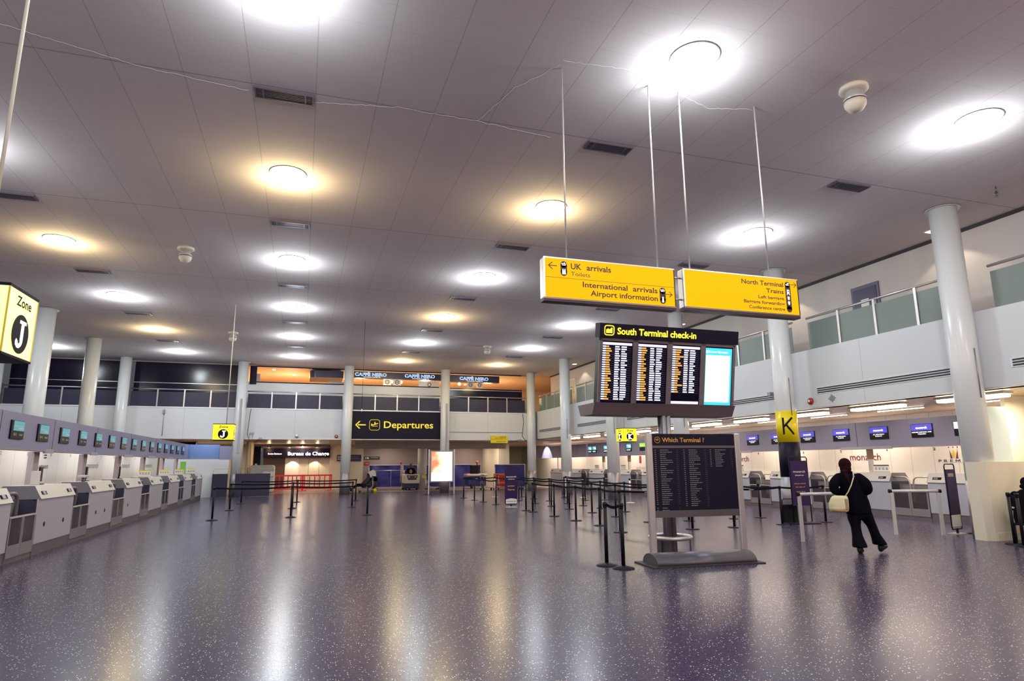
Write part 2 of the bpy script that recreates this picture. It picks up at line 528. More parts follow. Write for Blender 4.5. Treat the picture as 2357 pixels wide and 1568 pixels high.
# ------------------------------------------------------------------ lettering
_TC = {}
def text_shape(s, bold=0.0):
    key = (s, bold)
    if key in _TC: return _TC[key]
    c = bpy.data.curves.new('t', 'FONT')
    c.body = s; c.offset = bold; c.resolution_u = 3; c.fill_mode = 'FRONT'
    o = bpy.data.objects.new('t', c); COL.objects.link(o)
    dg = bpy.context.evaluated_depsgraph_get()
    me = o.evaluated_get(dg).to_mesh()
    vs = [v.co.copy() for v in me.vertices]; fs = [tuple(p.vertices) for p in me.polygons]
    o.evaluated_get(dg).to_mesh_clear()
    bpy.data.objects.remove(o); bpy.data.curves.remove(c)
    x0 = min(v.x for v in vs); x1 = max(v.x for v in vs); y0 = min(v.y for v in vs); y1 = max(v.y for v in vs)
    _TC[key] = (vs, fs, x0, x1, y0, y1)
    return _TC[key]
def put_text(mb, s, x, z, w, m, y=-.004, h=None, align='l', bold=0.0, cap=None, thick=.003, axis='front'):
    """letters on a front (local -Y) face; x = left/centre/right, z = baseline; w = fitted width or cap = letter height"""
    vs, fs, x0, x1, y0, y1 = text_shape(s, bold)
    if cap is not None:
        sy = cap / .70
        sx = sy if w is None else w / (x1 - x0)
    else:
        sx = w / (x1 - x0)
        sy = sx if h is None else h / .70
    W_ = (x1 - x0) * sx
    ox = x if align == 'l' else (x - W_ if align == 'r' else x - W_ / 2)
    pts = []
    for v in vs:
        pts.append((ox + (v.x - x0) * sx, y, z + v.y * sy))
    mb.add(pts, fs, m)
    return W_
# ================================================================== THE SETTING
HC = 7.5
XF = 14.35        # face of the right-hand upper wall
YB = 39.0         # face of the rear upper wall
struct('floor', MB().box(-22, 24, -13, 58, -.2, 0, 'floor'))
struct('ceiling', MB().box(-22, 16.1, -13, 39.95, HC, HC + .2, 'ceiling'))
struct('trim_1', MB().box(-22, 24, 41.2, 50.5, 0, .004, 'tile'))
struct('wall_near', MB().box(-22, 24, -13.2, -13, 0, 8, 'cream'))
struct('wall_left', MB().box(-22.2, -22, -13, 58, 0, 8, 'cream'))
struct('wall_right', MB().box(19.2, 19.35, -13, 56, 0, 3.2, 'screenwall'))
struct('ceiling_right', MB().box(14.36, 24, -13, 47.9, 3.19, 3.3, 'copper'))
struct('wall_right_upper', MB().box(XF, XF + .25, -13, 39.3, 3.19, 4.96, 'whitej'))
struct('floor_walkway', MB().box(XF + .25, 16.2, -13, 40, 4.75, 4.9, 'white'))
struct('wall_right_rear', MB().box(15.85, 16.1, -13, 40, 4.9, HC, 'upper').box(15.80, 15.85, -13, 40, 7.42, 7.5, 'ventdark'))
# rear upper wall, split by the bays
struct('wall_rear', MB().box(-22, 14.36, YB, YB + .25, 3.13, 4.87, 'whitex').box(-22, 14.36, YB - .02, YB, 4.82, 4.87, 'white'))
struct('floor_rear_walkway', MB().box(-22, 14.36, YB + .25, 41, 4.7, 4.86, 'white'))
struct('ceiling_rear', MB().box(-22, 24, YB + .25, 58, 3.13, 3.25, 'copper'))
YU = 39.85
w = MB()
w.box(-3.4, 8.3, YU, YU + .2, 4.87, 6.5, 'white')
w.box(8.3, 14.4, YU, YU + .2, 4.87, 5.6, 'white')
w.box(-22, 14.4, YU, YU + .2, 7.44, HC, 'taupe')
struct('wall_rear_upper', w)
# cafe room behind the rear openings
cf = MB()
cf.box(-3.4, 22, 49.5, 49.7, 4.86, 7.8, 'cafe')
cf.box(-3.6, -3.4, 40.05, 49.5, 4.86, 7.8, 'cafe')
cf.box(22, 22.2, 40.05, 49.5, 4.86, 7.8, 'cafe')
struct('wall_cafe', cf)
struct('ceiling_cafe', MB().box(-3.4, 22, 40.05, 49.5, 7.56, 7.7, 'cafe'))
struct('floor_cafe', MB().box(-3.4, 22, 41, 49.5, 4.7, 4.86, 'wood'))
# ground floor rear
struct('wall_rear_ground', MB().box(2.4, 15.2, 48.6, 48.8, 0, 3.13, 'taupe').box(15.2, 24, 56, 56.2, 0, 3.13, 'cream').box(15.1, 15.2, 48.8, 56, 0, 3.13, 'cream').box(2.4, 4.3, 48.55, 48.6, 0, 3.13, 'cream'))
struct('wall_far_left', MB().box(-22, -6.2, 48.6, 48.8, 0, 3.13, 'cream').box(-6.2, -3.2, 48.6, 48.8, 0, 3.13, 'cream'))
struct('wall_rear_right', MB().box(13.4, 14.2, 44.2, 48.6, 0, 3.13, 'cream'))
struct('wall_left_back', MB().box(-7.35, -7.2, 6, 38, 0, 2.68, 'screenwall'))
struct('trim_2', MB().box(-22, 14.4, YB - .03, YB, 3.13, 3.17, 'steel_lt'))
struct('trim_3', MB().box(XF - .03, XF, -13, 39.0, 3.19, 3.23, 'steel_lt'))

# dark glazing of the left bays and the fourth bay: one window per bay
def glazing(n, x0, x1, z0, z1, zr):
    g = MB().box(x0, x1, YU - .05, YU, z0, z1, 'darkglass')
    o = struct('window_%d' % n, g)
    MB().box(x0, x1, YU - .08, YU - .05, zr, zr + .03, 'steel_lt').build('window_rail', o)
glazing(1, -3.15, -3.15 - 5.9, 4.9, 7.44, 6.27) if False else glazing(1, -9.1, -3.7, 4.9, 7.44, 6.27)
glazing(2, -14.9, -9.65, 4.9, 7.44, 6.27)
glazing(3, -21, -15.5, 4.9, 7.44, 6.27)
glazing(4, 8.6, 13.7, 4.9, 6.48, 6.36)
struct('trim_4', MB().box(-3.15, -2.78, YU - .06, YU, 6.35, 7.44, 'darkglass'))
struct('trim_5', MB().box(-3.15, 8.1, YU - .04, YU, 5.93, 5.97, 'ink').box(-2.78, 8.1, YU - .04, YU, 6.47, 6.52, 'ink').box(-2.78, 13.7, YU - .04, YU, 7.40, 7.46, 'ink'))

# ================================================================== COLUMNS
def column(x, y, r, label, sleeve=True, group='white round columns'):
    t = thing('column', label, 'column', (x, y, 0), 0, group)
    MB().cyl((0, 0, 0), (0, 0, HC - .03), r, 'column', 32).build('shaft', t)
    MB().lathe([(r + .07, HC - .035), (r + .07, HC - .02), (r, HC - .02)], 'trim', n=32).build('collar', t)
    if sleeve:
        MB().lathe([(r + .012, 0), (r + .012, 1.22), (r, 1.22)], 'steel', n=32).build('base_guard', t)
    return t
BACKX = [-15.1, -9.33, -3.43, 2.43, 8.29, 13.95]
bl = ['white round column at the rear wall, hidden edge at far left', 'white round column third from the left along the rear glazing', 'white round column just left of the bureau de change', 'white round column left of the yellow-lettered departures sign', 'white round column right of the yellow-lettered departures sign', 'white round column in the rear corner where both balconies meet']
for k, x in enumerate(BACKX):
    c = column(x, 38.75, .28, bl[k])
    if k in (2, 4):
        MB().box(.0, .1, -.33, -.27, 2.35, 5.35, 'steel').build('cable_duct', c)
column(-9.4, 33.3, .30, 'warm lit white column behind the left desks, second from the left')
column(-9.4, 27.4, .32, 'broad white column beside the near hanging zone sign')
RY = [(14.10, 10.27), (13.65, 15.5), (13.85, 21.4), (13.85, 27.2), (13.88, 32.9)]
rl = ['white column boxed in at its foot, nearest on the right', 'column wrapped with yellow letter band and dark lower half', 'white column seen behind the flight display board', 'white column next to the hanging letter K box', 'white column second from the rear corner on the right']
COLS = []
for k, (x, y) in enumerate(RY):
    c = column(x, y, .29, rl[k], True)
    COLS.append(c)
    MB().cyl((-.05, -.30, 3.0), (-.05, -.30, 4.1), .012, 'steel', 8).build('cable_conduit', c)
kc = COLS[1]
MB().lathe([(.298, 1.22), (.298, 2.22), (.29, 2.22)], 'navy', n=32).build('dark_wrap', kc)
MB().lathe([(.30, 2.22), (.30, 3.12), (.29, 3.12)], 'yellow', n=32).build('yellow_wrap', kc)
k_ = MB()
def wrap_stroke(a, b, wd):
    """a straight stroke of the letter, bent round the column; a, b are (across, height)"""
    a = Vector(a); b = Vector(b); d = (b - a).normalized(); nn = Vector((-d.y, d.x)) * wd / 2
    vs = []
    for q in range(17):
        for e in range(5):
            p = a.lerp(b, q / 16) + nn * (e / 2 - 1)
            th = math.atan2(-15.5, -13.65) + p.x / .304
            vs.append((.304 * math.cos(th), .304 * math.sin(th), p.y))
    k_.add(vs, [(q * 5 + e, q * 5 + e + 1, q * 5 + e + 6, q * 5 + e + 5) for q in range(16) for e in range(4)], 'ink')
wrap_stroke((-.10, 2.44), (-.10, 2.93), .055)
wrap_stroke((-.09, 2.66), (.16, 2.93), .055)
wrap_stroke((-.02, 2.72), (.18, 2.44), .055)
k_.build('letter', kc)

# ================================================================== BALUSTRADES
def balustrade(name, label, n, pitch, h0, h1, m_glass, loc, rz, group, m_post='steel_lt'):
    """local x along the rail, front = -y"""
    t = thing(name, label, 'balustrade', loc, rz, group)
    L_ = n * pitch
    for k in range(n):
        MB().box(k * pitch + .04, (k + 1) * pitch - .04, .0, .015, h0, h1 - .12, m_glass).build('glass_panel', t)
        if k:
            MB().box(k * pitch - .035, k * pitch + .035, -.03, .04, h0 - .02, h1, m_post).build('post', t)
    MB().cyl((0, .01, h1 + .02), (L_, .01, h1 + .02), .035, m_post, 8).build('handrail', t)
    MB().box(0, L_, -.01, .03, h0 - .04, h0, m_post).build('bottom_rail', t)
    return t
names = ['left of the hanging zone sign, furthest left', 'between the first and second rear columns from the left', 'under the dark glazing beside the left hanging rod', 'above the bureau de change', 'directly above the departures sign', 'above the rear yellow direction sign']
xs = [(-21, -15.4)] + [(BACKX[k] + .28, BACKX[k + 1] - .28) for k in range(5)]
for k, (a, b) in enumerate(xs):
    balustrade('balustrade', 'dark panelled balcony rail %s' % names[k], 4, (b - a) / 4, 4.90, 5.83, 'smoke', (a, YB + .04, 0), 0, 'rear balcony rails')
ys = [(-1.5, 4.0), (4.55, 9.7), (10.28, 15.2), (15.8, 21.1), (21.7, 26.9), (27.5, 32.6), (33.2, 38.6)]
nm = ['out beyond the nearest right column, first bay', 'right of the nearest white column', 'between nearest column and letter K column', 'just behind the flight board', 'fifth bay from the front', 'second bay from the rear corner', 'in the rear corner bay']
for k, (a, b) in enumerate(ys):
    if k == 0: continue
    balustrade('glass_balustrade', 'green frosted glass balcony rail %s' % nm[k], 4, (b - a) / 4, 4.98, 5.93, 'frost', (XF + .1, b, 0), -PI / 2, 'right balcony rails')
    g = thing('air_grille', 'long three-slot air grille in the right wall %s' % nm[k], 'air grille', (XF - .012, b - .25, 3.62), -PI / 2, 'right wall air grilles')
    m = MB()
    L_ = b - a - .5
    m.box(0, L_, 0, .012, -.02, .18, 'white')
    m.build('frame', g)
    for q in range(3):
        MB().box(.04, L_ - .04, -.006, .004, .005 + q * .058, .04 + q * .058, 'ventdark').build('slot', g)

# ================================================================== CEILING FITTINGS
rowname = {0: 'far left', 1: 'left', 2: 'centre-left', 3: 'centre-right', 4: 'right'}
first = None
for (i, j, x, y, wm) in LAMPS:
    if j < 2: continue
    d = j - 2
    lb = '%s round recessed ceiling light, %s from the front in the %s row' % ('warm yellow' if wm else 'cool white', ORD[d], rowname[i])
    t = thing('ceiling_light', lb, 'ceiling light', (x, y, HC), 0, 'round ceiling lights')
    MB().lathe([(.36, -.003), (.366, -.010), (.348, -.012), (.34, -.004)], 'trim', n=36).build('trim_ring', t)
    MB().lathe([(.346, -.010), (.25, -.045), (.12, -.055), (.0, -.058)], 'lampwarm' if wm else 'lampglass', n=32).build('diffuser', t)
    # no lip modelled; the far-side glow comes from the added point lights
proto = None
for i, x in enumerate(LX[1:]):
    for j in range(6):
        y = 9.97 + 5.7475 * j - (0 if j else .06)
        if y > 36 or (i == 3 and j > 4): continue
        lb = 'slotted ceiling vent, %s from the front in the %s row' % (ORD[j], rowname[i + 1])
        if proto is None:
            t = thing('ceiling_vent', lb, 'ceiling vent', (x, y, HC), 0, 'slotted ceiling vents')
            f = MB().box(-.45, .45, -.15, -.125, -.035, 0, 'vent').box(-.45, .45, .125, .15, -.035, 0, 'vent').box(-.45, -.425, -.125, .125, -.035, 0, 'vent').box(.425, .45, -.125, .125, -.035, 0, 'vent')
            f.build('frame', t)
            MB().box(-.425, .425, -.125, .125, -.006, -.001, 'ventdark').build('backing', t)
            s = MB()
            for q in range(6):
                s.box(-.42, .42, -.105 + q * .04, -.09 + q * .04, -.03, -.008, 'vent')
            s.box(-.33, -.31, -.12, .12, -.032, -.008, 'vent').box(.31, .33, -.12, .12, -.032, -.008, 'vent')
            s.build('louvres', t)
            proto = t; pch = kids(t)
        else:
            dup(proto, (x, y, HC), None, lb, None, pch)
dl = ['large cream ceiling detector dome near the front right', 'small cream ceiling detector dome above the left desks', 'cream ceiling detector dome beside the far left hanging rod', 'distant cream ceiling detector dome over the rear centre']
for k, (x, y) in enumerate([(8.05, 7.0), (-3.3, 18.4), (-3.2, 30.1), (8.6, 30.3)]):
    t = thing('detector_dome', dl[k], 'ceiling detector', (x, y, HC), 0, 'ceiling detector domes')
    MB().lathe([(.21, 0), (.215, -.05), (.19, -.075), (.12, -.08)], 'cream', n=32).build('mounting_plate', t)
    MB().lathe([(.13, -.08), (.12, -.17), (.165, -.20), (.165, -.235)], 'trim', n=32).build('neck', t)
    MB().lathe([(.168, -.235), (.168, -.25)], 'ventdark', n=32).build('seam', t)
    MB().lathe([(.165, -.25), (.155, -.32), (.11, -.39), (.05, -.42), (0, -.425)], 'cream', n=32).build('dome', t)
t = thing('sprinkler', 'small dark sprinkler head hanging above the nearest right column', 'sprinkler', (14.05, 9.0, HC))
MB().cyl((0, 0, 0), (0, 0, -.12), .012, 'steel_dk').cyl((0, 0, -.12), (0, 0, -.15), .035, 'steel_dk').cyl((0, 0, -.15), (0, 0, -.21), .01, 'steel_dk').build('stem', t)
MB().lathe([(.03, -.2), (.006, -.24)], 'steel_dk').build('deflector', t)
proto = None
for k, y in enumerate((11.43, 17.2, 22.98, 28.7, 34.45)):
    lb = 'small square warm downlight over the right balcony, %s from the front' % ORD[k]
    t = thing('balcony_downlight', lb, 'downlight', (15.2, y, HC), 0, 'balcony downlights')
    MB().box(-.13, .13, -.13, .13, -.02, 0, 'trim').build('frame', t)
    MB().box(-.1, .1, -.1, .1, -.028, -.02, 'spotface').build('lens', t)

# smudge marks and cracks are part of the ceiling
rr = random.Random(3)
cr = MB()
def crack(pts):
    P = []
    for (a, b) in zip(pts[:-1], pts[1:]):
        n = max(2, int((Vector(b) - Vector(a)).length / .07))
        for k in range(n):
            p = Vector(a).lerp(Vector(b), k / n)
            P.append((p.x + rr.uniform(-.018, .018), p.y + rr.uniform(-.018, .018), HC - .002))
    cr.tube(P, .0028, 'paper', 4)
crack([(-.1, 9.98), (1.2, 9.72), (2.6, 9.75), (4.1, 9.9)])
crack([(3.35, 7.75), (4.4, 7.65), (5.0, 7.9), (5.5, 7.75), (5.9, 7.85)])
crack([(4.9, 7.9), (5.25, 8.05), (5.6, 7.95)])
crack([(5.55, 8.0), (6.2, 8.2), (7.0, 8.0)])
crack([(2.6, 9.75), (2.9, 8.6), (3.4, 7.8)])
crack([(-4.4, 9.2), (-2.6, 9.75), (-1.05, 9.95)])
o = cr.build('ceiling_cracks'); tag(o, 'pale hairline cracks across the ceiling tiles near the sign rods', 'crack', None, 'stuff')

# ================================================================== SOFFIT STRIP LIGHTS, RIGHT
for k in range(11):
    y = 8.3 + 2.65 * k
    lb = 'bright fluorescent strip light under the right balcony edge, %s from the front' % ORD[k]
    t = thing('strip_light', lb, 'strip light', (15.1, y, 3.185), 0, 'fluorescent strips under the balcony edge')
    MB().box(-.16, .16, -.85, .85, -.05, 0, 'trim').build('housing', t)
    MB().box(-.14, .14, -.8, .8, -.12, -.05, 'tube', .02).build('tube_cover', t)
for k in range(8):
    y = 11.7 + 2.75 * k
    lb = 'slim recessed strip light nearer the right bulkhead, %s from the front' % ORD[k]
    t = thing('slim_strip_light', lb, 'strip light', (16.9, y, 3.19), 0, 'slim recessed strips behind the front row')
    MB().box(-.05, .05, -.8, .8, -.03, 0, 'trim').build('housing', t)
    MB().box(-.035, .035, -.76, .76, -.045, -.03, 'tube').build('tube_cover', t)
# ================================================================== HANGING SIGNS
def pill_pictos(mb, x, z0, z1, items, m='brown'):
    r = .05
    mb.cyl((x, -.003, z1 - r), (x, -.006, z1 - r), r, m, 20)
    mb.cyl((x, -.003, z0 + r), (x, -.006, z0 + r), r, m, 20)
    mb.box(x - r, x + r, -.006, -.003, z0 + r, z1 - r, m)
def plane_icon(mb, x, z, s, m, y=-.009, ang=0.0, flip=1):
    pts = [(-1, -.12), (-.85, .35), (-.68, .35), (-.55, .02), (-.1, .1), (.05, .7), (.25, .7), (.3, .16), (.85, .28), (1, .2), (.9, .05), (.2, -.1), (-.6, -.2)]
    ca, sa = math.cos(ang), math.sin(ang)
    P = [(x + s * flip * (a * ca - b * sa), y, z + s * (a * sa + b * ca)) for a, b in pts]
    mb.add(P, [tuple(range(len(P)))], m)
    mb.box(x - s * .8, x + s * .8, y - .001, y, z - s * .52, z - s * .40, m)
def arrow(mb, x, z, s, m, d=1, y=-.007, th=.12):
    """shaft and chevron head, pointing along +x (d=1) or -x"""
    mb.box(min(x - d * s, x + d * s), max(x - d * s, x + d * s), y - .001, y, z - th * s / 1.4, z + th * s / 1.4, m)
    for sg in (-1, 1):
        t = th * s * .8
        a = (x + d * s, z); b = (x + d * (s * .1), z + sg * s * .8)
        dx, dz = b[0] - a[0], b[1] - a[1]; l = math.hypot(dx, dz); nx, nz = -dz / l * t, dx / l * t
        mb.add([(a[0] - nx, y - .002, a[1] - nz), (b[0] - nx, y - .002, b[1] - nz), (b[0] + nx, y - .002, b[1] + nz), (a[0] + nx, y - .002, a[1] + nz)], [(0, 1, 2, 3)], m)
        mb.add([(a[0] + d * t, y - .002, a[1]), (a[0] - nx, y - .002, a[1] - nz), (a[0] + nx, y - .002, a[1] + nz)], [(0, 1, 2)], m)

def lightbox(name, label, x0, x1, z0, z1, y, dep=.16):
    t = thing(name, label, 'hanging sign', (x0, y, z0), 0)
    w = x1 - x0; h = z1 - z0
    MB().box(0, w, .012, dep, 0, h, 'steel_lt', .02).build('casing', t)
    MB().box(0, w, -.004, .012, 0, .022, 'steel_dk').box(0, w, -.004, .012, h - .018, h, 'steel_lt').box(0, .022, -.004, .012, .022, h - .018, 'steel_lt').box(w - .018, w, -.004, .012, .022, h - .018, 'brown').build('frame', t)
    MB().box(.02, w - .018, -.001, .012, .022, h - .018, 'yellow_lit').build('lit_face', t)
    MB().box(0, w, .0, dep - .01, -.035, -.002, 'brown').build('bottom_cover', t)
    return t, w, h
t, w, h = lightbox('arrivals_sign', 'yellow lit hanging sign reading UK arrivals and International arrivals', 3.11, 5.24, 3.935, 4.55, 8.05)
L = MB(); LL = MB()
put_text(L, 'UK', .42, h - .155, None, 'brown', cap=.085, y=-.003, bold=.022)
put_text(L, 'arrivals', .67, h - .155, .39, 'brown', h=.085, y=-.003, bold=.02)
put_text(L, 'Toilets', .42, h - .255, .30, 'brown', h=.06, y=-.003)
put_text(LL, 'International  arrivals', 1.82, .205, 1.22, 'brown', h=.08, y=-.003, align='r', bold=.018)
put_text(LL, 'Airport information', 1.82, .085, 1.10, 'brown', h=.08, y=-.003, align='r', bold=.018)
AR = MB(); arrow(AR, .14, h - .13, .065, 'brown', -1); AR.build('arrow', t)
arrow(LL, 2.01, .2, .055, 'brown', 1)
P_ = MB()
pill_pictos(P_, .31, h - .27, h - .05, None)
plane_icon(P_, .31, h - .095, .038, 'whitelit', ang=-.1)
for dx in (-.015, .015):
    P_.cyl((.31 + dx, -.008, h - .178), (.31 + dx, -.009, h - .178), .009, 'whitelit', 10)
    P_.box(.31 + dx - .011, .31 + dx + .011, -.009, -.008, h - .245, h - .19, 'whitelit')
pill_pictos(LL, 1.905, .05, .30, None)
plane_icon(LL, 1.905, .255, .038, 'whitelit', ang=-.1)
put_text(LL, 'i', 1.905, .075, .03, 'whitelit', h=.085, y=-.009, align='c', bold=.03)
P_.build('pictograms', t); L.build('upper_lettering', t); LL.build('lower_lettering', t)
MB().box(.02, w - .018, -.0025, -.001, h * .51, h * .51 + .005, 'brown').build('divider_line', t)
for x in (.39, 1.895):
    MB().cyl((x, .08, h), (x, .08, (HC - 3.88) / .976), .013, 'trim', 8).build('suspension_rod', t)
t.location = (3.035, 7.85, 3.88); t.scale = (.976, .976, .976)
t2, w, h = lightbox('terminal_sign', 'yellow lit hanging sign reading North Terminal and Trains', 5.39, 7.545, 3.955, 4.575, 8.05)
L = MB()
zz = h - .15
for s_, cap, wd, dz in (('North Terminal', .075, .80, .115), ('Trains', .068, .34, .105), ('Left baggage', .052, .50, .088), ('Baggage forwarding', .052, .78, .088), ('Conference centre', .052, .69, .0)):
    put_text(L, s_, 1.86, zz, wd, 'brown', h=cap, y=-.003, align='r', bold=.018)
    zz -= dz
L.build('lettering', t2)
L = MB()
pill_pictos(L, 1.945, .055, h - .055, None)
plane_icon(L, 1.945, h - .10, .038, 'whitelit', ang=.35)
L.box(1.922, 1.968, -.009, -.008, h - .26, h - .19, 'whitelit').box(1.93, 1.96, -.0095, -.0085, h - .225, h - .205, 'brown').box(1.918, 1.926, -.009, -.008, h - .28, h - .262, 'whitelit').box(1.964, 1.972, -.009, -.008, h - .28, h - .262, 'whitelit')
for z in (h - .34, h - .42):
    L.box(1.925, 1.965, -.009, -.008, z, z + .035, 'whitelit').box(1.932, 1.958, -.009, -.008, z - .02, z, 'whitelit')
arrow(L, 2.06, h - .10, .055, 'brown', 1)
L.build('pictograms', t2)
for x in (.18, 1.67):
    MB().cyl((x, .08, h), (x, .08, (HC - 3.90) / .976), .013, 'trim', 8).build('suspension_rod', t2)
t2.location = (5.262, 7.85, 3.90); t2.scale = (.976, .976, .976)
for z in (.14, .48):
    MB().cyl((-.15, .08, z), (0, .08, z), .014, 'steel_lt', 8).build('connecting_bar', t2)

def zone_box(letter, label, x0, x1, y0, y1, z0, z1, rodxy, fronts, left_letter=False, face_mat='jyellow'):
    t = thing('zone_sign', label, 'hanging sign', (x0, y0, z0), 0, 'yellow zone boxes')
    w, d, h = x1 - x0, y1 - y0, z1 - z0
    MB().box(.005, w - .005, .005, d - .005, .02, h - .025, face_mat).build('lit_box', t)
    MB().box(0, w, 0, d, h - .025, h, 'ink').build('top_frame', t)
    MB().box(0, w, 0, d, 0, .02, 'ink').build('bottom_frame', t)
    for (cx, cy) in ((0, 0), (w - .012, 0), (0, d - .012), (w - .012, d - .012)):
        MB().box(cx, cx + .012, cy, cy + .012, .02, h - .025, 'yellow').build('corner_trim', t)
    def face(rz, ox, oy, fw):
        g = MB()
        put_text(g, 'Zone', 0, h - .15, .30, 'ink', h=.082, y=-.003, align='c', bold=.022)
        r = .168
        zc = .025 + .19
        g.cyl((0, -.001, zc), (0, -.003, zc), r, 'ink', 40)
        if letter == 'J':
            g.box(.0, .052, -.006, -.004, zc - .055, zc + .115, 'whitelit')
            g.box(-.038, .09, -.006, -.004, zc + .09, zc + .118, 'whitelit')
            P = [(-.0, -.05), (-.004, -.078), (-.03, -.085), (-.048, -.06), (-.075, -.045), (-.09, -.068), (-.085, -.10), (-.05, -.122), (-.01, -.122), (.03, -.10), (.05, -.07), (.052, -.05)]
            n = len(P)
            g.add([(a, -.006, zc + b) for a, b in P], [tuple(range(n))], 'whitelit')
        else:
            g.box(-.078, -.028, -.006, -.004, zc - .11, zc + .11, 'whitelit')
            for q in (-.11, .088):
                g.box(-.10, -.006, -.006, -.004, zc + q, zc + q + .022, 'whitelit')
            for sg in (-1, 1):
                g.add([(-.03, -.006, zc - .01 * sg), (-.03, -.006, zc + .045 * sg), (.05, -.006, zc + .11 * sg), (.105, -.006, zc + .11 * sg)], [(0, 1, 2, 3)], 'whitelit')
                g.box(.028, .118, -.0062, -.0042, min(zc + .11 * sg, zc + .088 * sg), max(zc + .11 * sg, zc + .088 * sg), 'whitelit')
        o = g.build('lettering', t)
        o.location = (ox, oy, 0); o.rotation_euler = (0, 0, rz)
    face(0, w / 2, 0, w)
    face(PI / 2, w, d / 2, d)
    if left_letter:
        face(-PI / 2, 0, d / 2, d)
    MB().cyl((rodxy[0] - x0, rodxy[1] - y0, h), (rodxy[0] - x0, rodxy[1] - y0, HC - z0), .016, 'cream', 8).build('suspension_rod', t)
    return t
zj = zone_box('J', 'near yellow box sign Zone J at the left edge of the view', -3.05, -2.36, 6.08, 6.68, 2.56, 3.155, (-2.62, 6.25), 1, False, 'jpale')
zone_box('J', 'smaller distant yellow box sign Zone J beyond the left desks', -3.04, -2.35, 24.65, 25.25, 2.55, 3.13, (-2.62, 24.75), 1)
zone_box('K', 'yellow box sign with letter K in front of the right balcony', 12.88, 13.52, 24.3, 24.95, 2.54, 3.12, (13.1, 24.6), 1, True)

# departures fascia sign
t = thing('departures_sign', 'large dark fascia sign with yellow arrow and word Departures', 'sign', (2.66, YB - .06, 3.17), 0)
MB().box(0, 5.38, 0, .06, 0, 1.66, 'navy', .01).build('board', t)
L = MB()
put_text(L, 'Departures', 1.93, .67, 3.0, 'ylet', h=.40, y=-.006, bold=.012)
L.build('lettering', t)
L = MB()
L.box(.40, .86, -.008, -.005, .805, .875, 'ylet')
for sg in (-1, 1):
    L.add([(.24, -.008, .84), (.33, -.008, .84), (.56, -.008, .84 + sg * .22), (.46, -.008, .84 + sg * .22)], [(0, 1, 2, 3)], 'ylet')
L.build('arrow', t)
L = MB()
def rrect_ring(mb, x0, x1, z0, z1, r, th, y, m):
    pts = []
    for (cx, cz, a0) in ((x1 - r, z1 - r, 0), (x0 + r, z1 - r, 90), (x0 + r, z0 + r, 180), (x1 - r, z0 + r, 270)):
        for k in range(7):
            a = R(a0 + 15 * k); pts.append((cx + r * math.cos(a), y, cz + r * math.sin(a)))
    mb.tube(pts, th, m, 6, closed=True)
rrect_ring(L, 1.08, 1.68, .53, 1.15, .14, .014, -.008, 'ylet')
plane_icon(L, 1.38, .87, .22, 'ylet', ang=.15)
L.build('plane_symbol', t)

# small yellow direction sign under the rear wall
t = thing('direction_sign', 'small double yellow direction sign hung under the rear right bay', 'sign', (11.27, YB - .14, 2.96), 0)
MB().box(0, 1.12, 0, .08, .24, .46, 'yellow').build('upper_panel', t)
MB().box(0, 1.12, 0, .08, 0, .225, 'yellow').build('lower_panel', t)
L = MB()
for z, ws in ((.37, (.4,)), (.29, (.7,)), (.09, (.62,))):
    for q, ww in enumerate(ws):
        x = 1.0 - ww
        while x < .98:
            l = rnd.uniform(.03, .09); L.box(x, min(x + l, 1.0), -.004, 0, z, z + .03, 'brown'); x += l + .02
L.build('lettering', t)
MB().box(.2, .92, .08, .14, .28, .42, 'steel').build('wall_bracket', t)

# ================================================================== FLIGHT DISPLAY BOARD
FX, FY = 6.32, 10.32
t = thing('flight_display', 'tall freestanding South Terminal check-in flight display board on a ribbed pole', 'flight display', (FX, FY, 0), 0)
p = MB()
for a in range(4):
    th = PI / 4 + a * PI / 2
    p.cyl((.068 * math.cos(th), .068 * math.sin(th), 0), (.068 * math.cos(th), .068 * math.sin(th), 2.6), .052, 'steel', 16)
p.box(-.07, .07, -.07, .07, 0, 2.6, 'steel_dk')
p.build('pole', t)
MB().lathe([(.2, 0), (.2, .015), (.1, .03)], 'steel', n=24).build('base_flange', t)
tilt = R(10)
def tl(o, z=2.62, y=-.12, rx=tilt):
    o.location = (0, y, z); o.rotation_euler = (rx, 0, 0); return o
hw = 1.42
cab = MB().box(-hw, hw, 0, .13, .02, 1.24, 'screenbk').build('cabinet', t); tl(cab)
fr = MB()
colw = 2 * hw / 4
for k in range(5):
    x = -hw + k * colw
    fr.box(x - (.0 if k == 0 else .05), x + (.05 if k < 4 else 0) + (.0 if k else 0), -.03, 0, .02, 1.24, 'steel_dk')
fr.box(-hw, hw, -.03, 0, .02, .07, 'steel_dk').box(-hw, hw, -.03, 0, 1.19, 1.24, 'steel_dk')
frm = fr.build('frame', t); tl(frm)
frm.data.materials[0] = mat('bronze_frame', (.19, .145, .155), .45, .2)
hd = MB().box(-hw - .02, hw + .04, -.05, .14, 1.245, 1.50, 'navy').build('header_panel', t); tl(hd)
L = MB()
put_text(L, 'South Terminal check-in', -1.11, 1.315, 1.62, 'yled', h=.115, y=-.078, bold=.02)
rrect_ring(L, -1.36, -1.18, 1.29, 1.455, .04, .008, -.078, 'yled')
L.add([(-1.33, -.077, 1.325), (-1.21, -.077, 1.325), (-1.21, -.077, 1.42), (-1.235, -.077, 1.42), (-1.25, -.077, 1.395), (-1.27, -.077, 1.39), (-1.295, -.077, 1.405), (-1.33, -.077, 1.38)], [tuple(range(8))], 'yled')
tl(L.build('lettering', t))
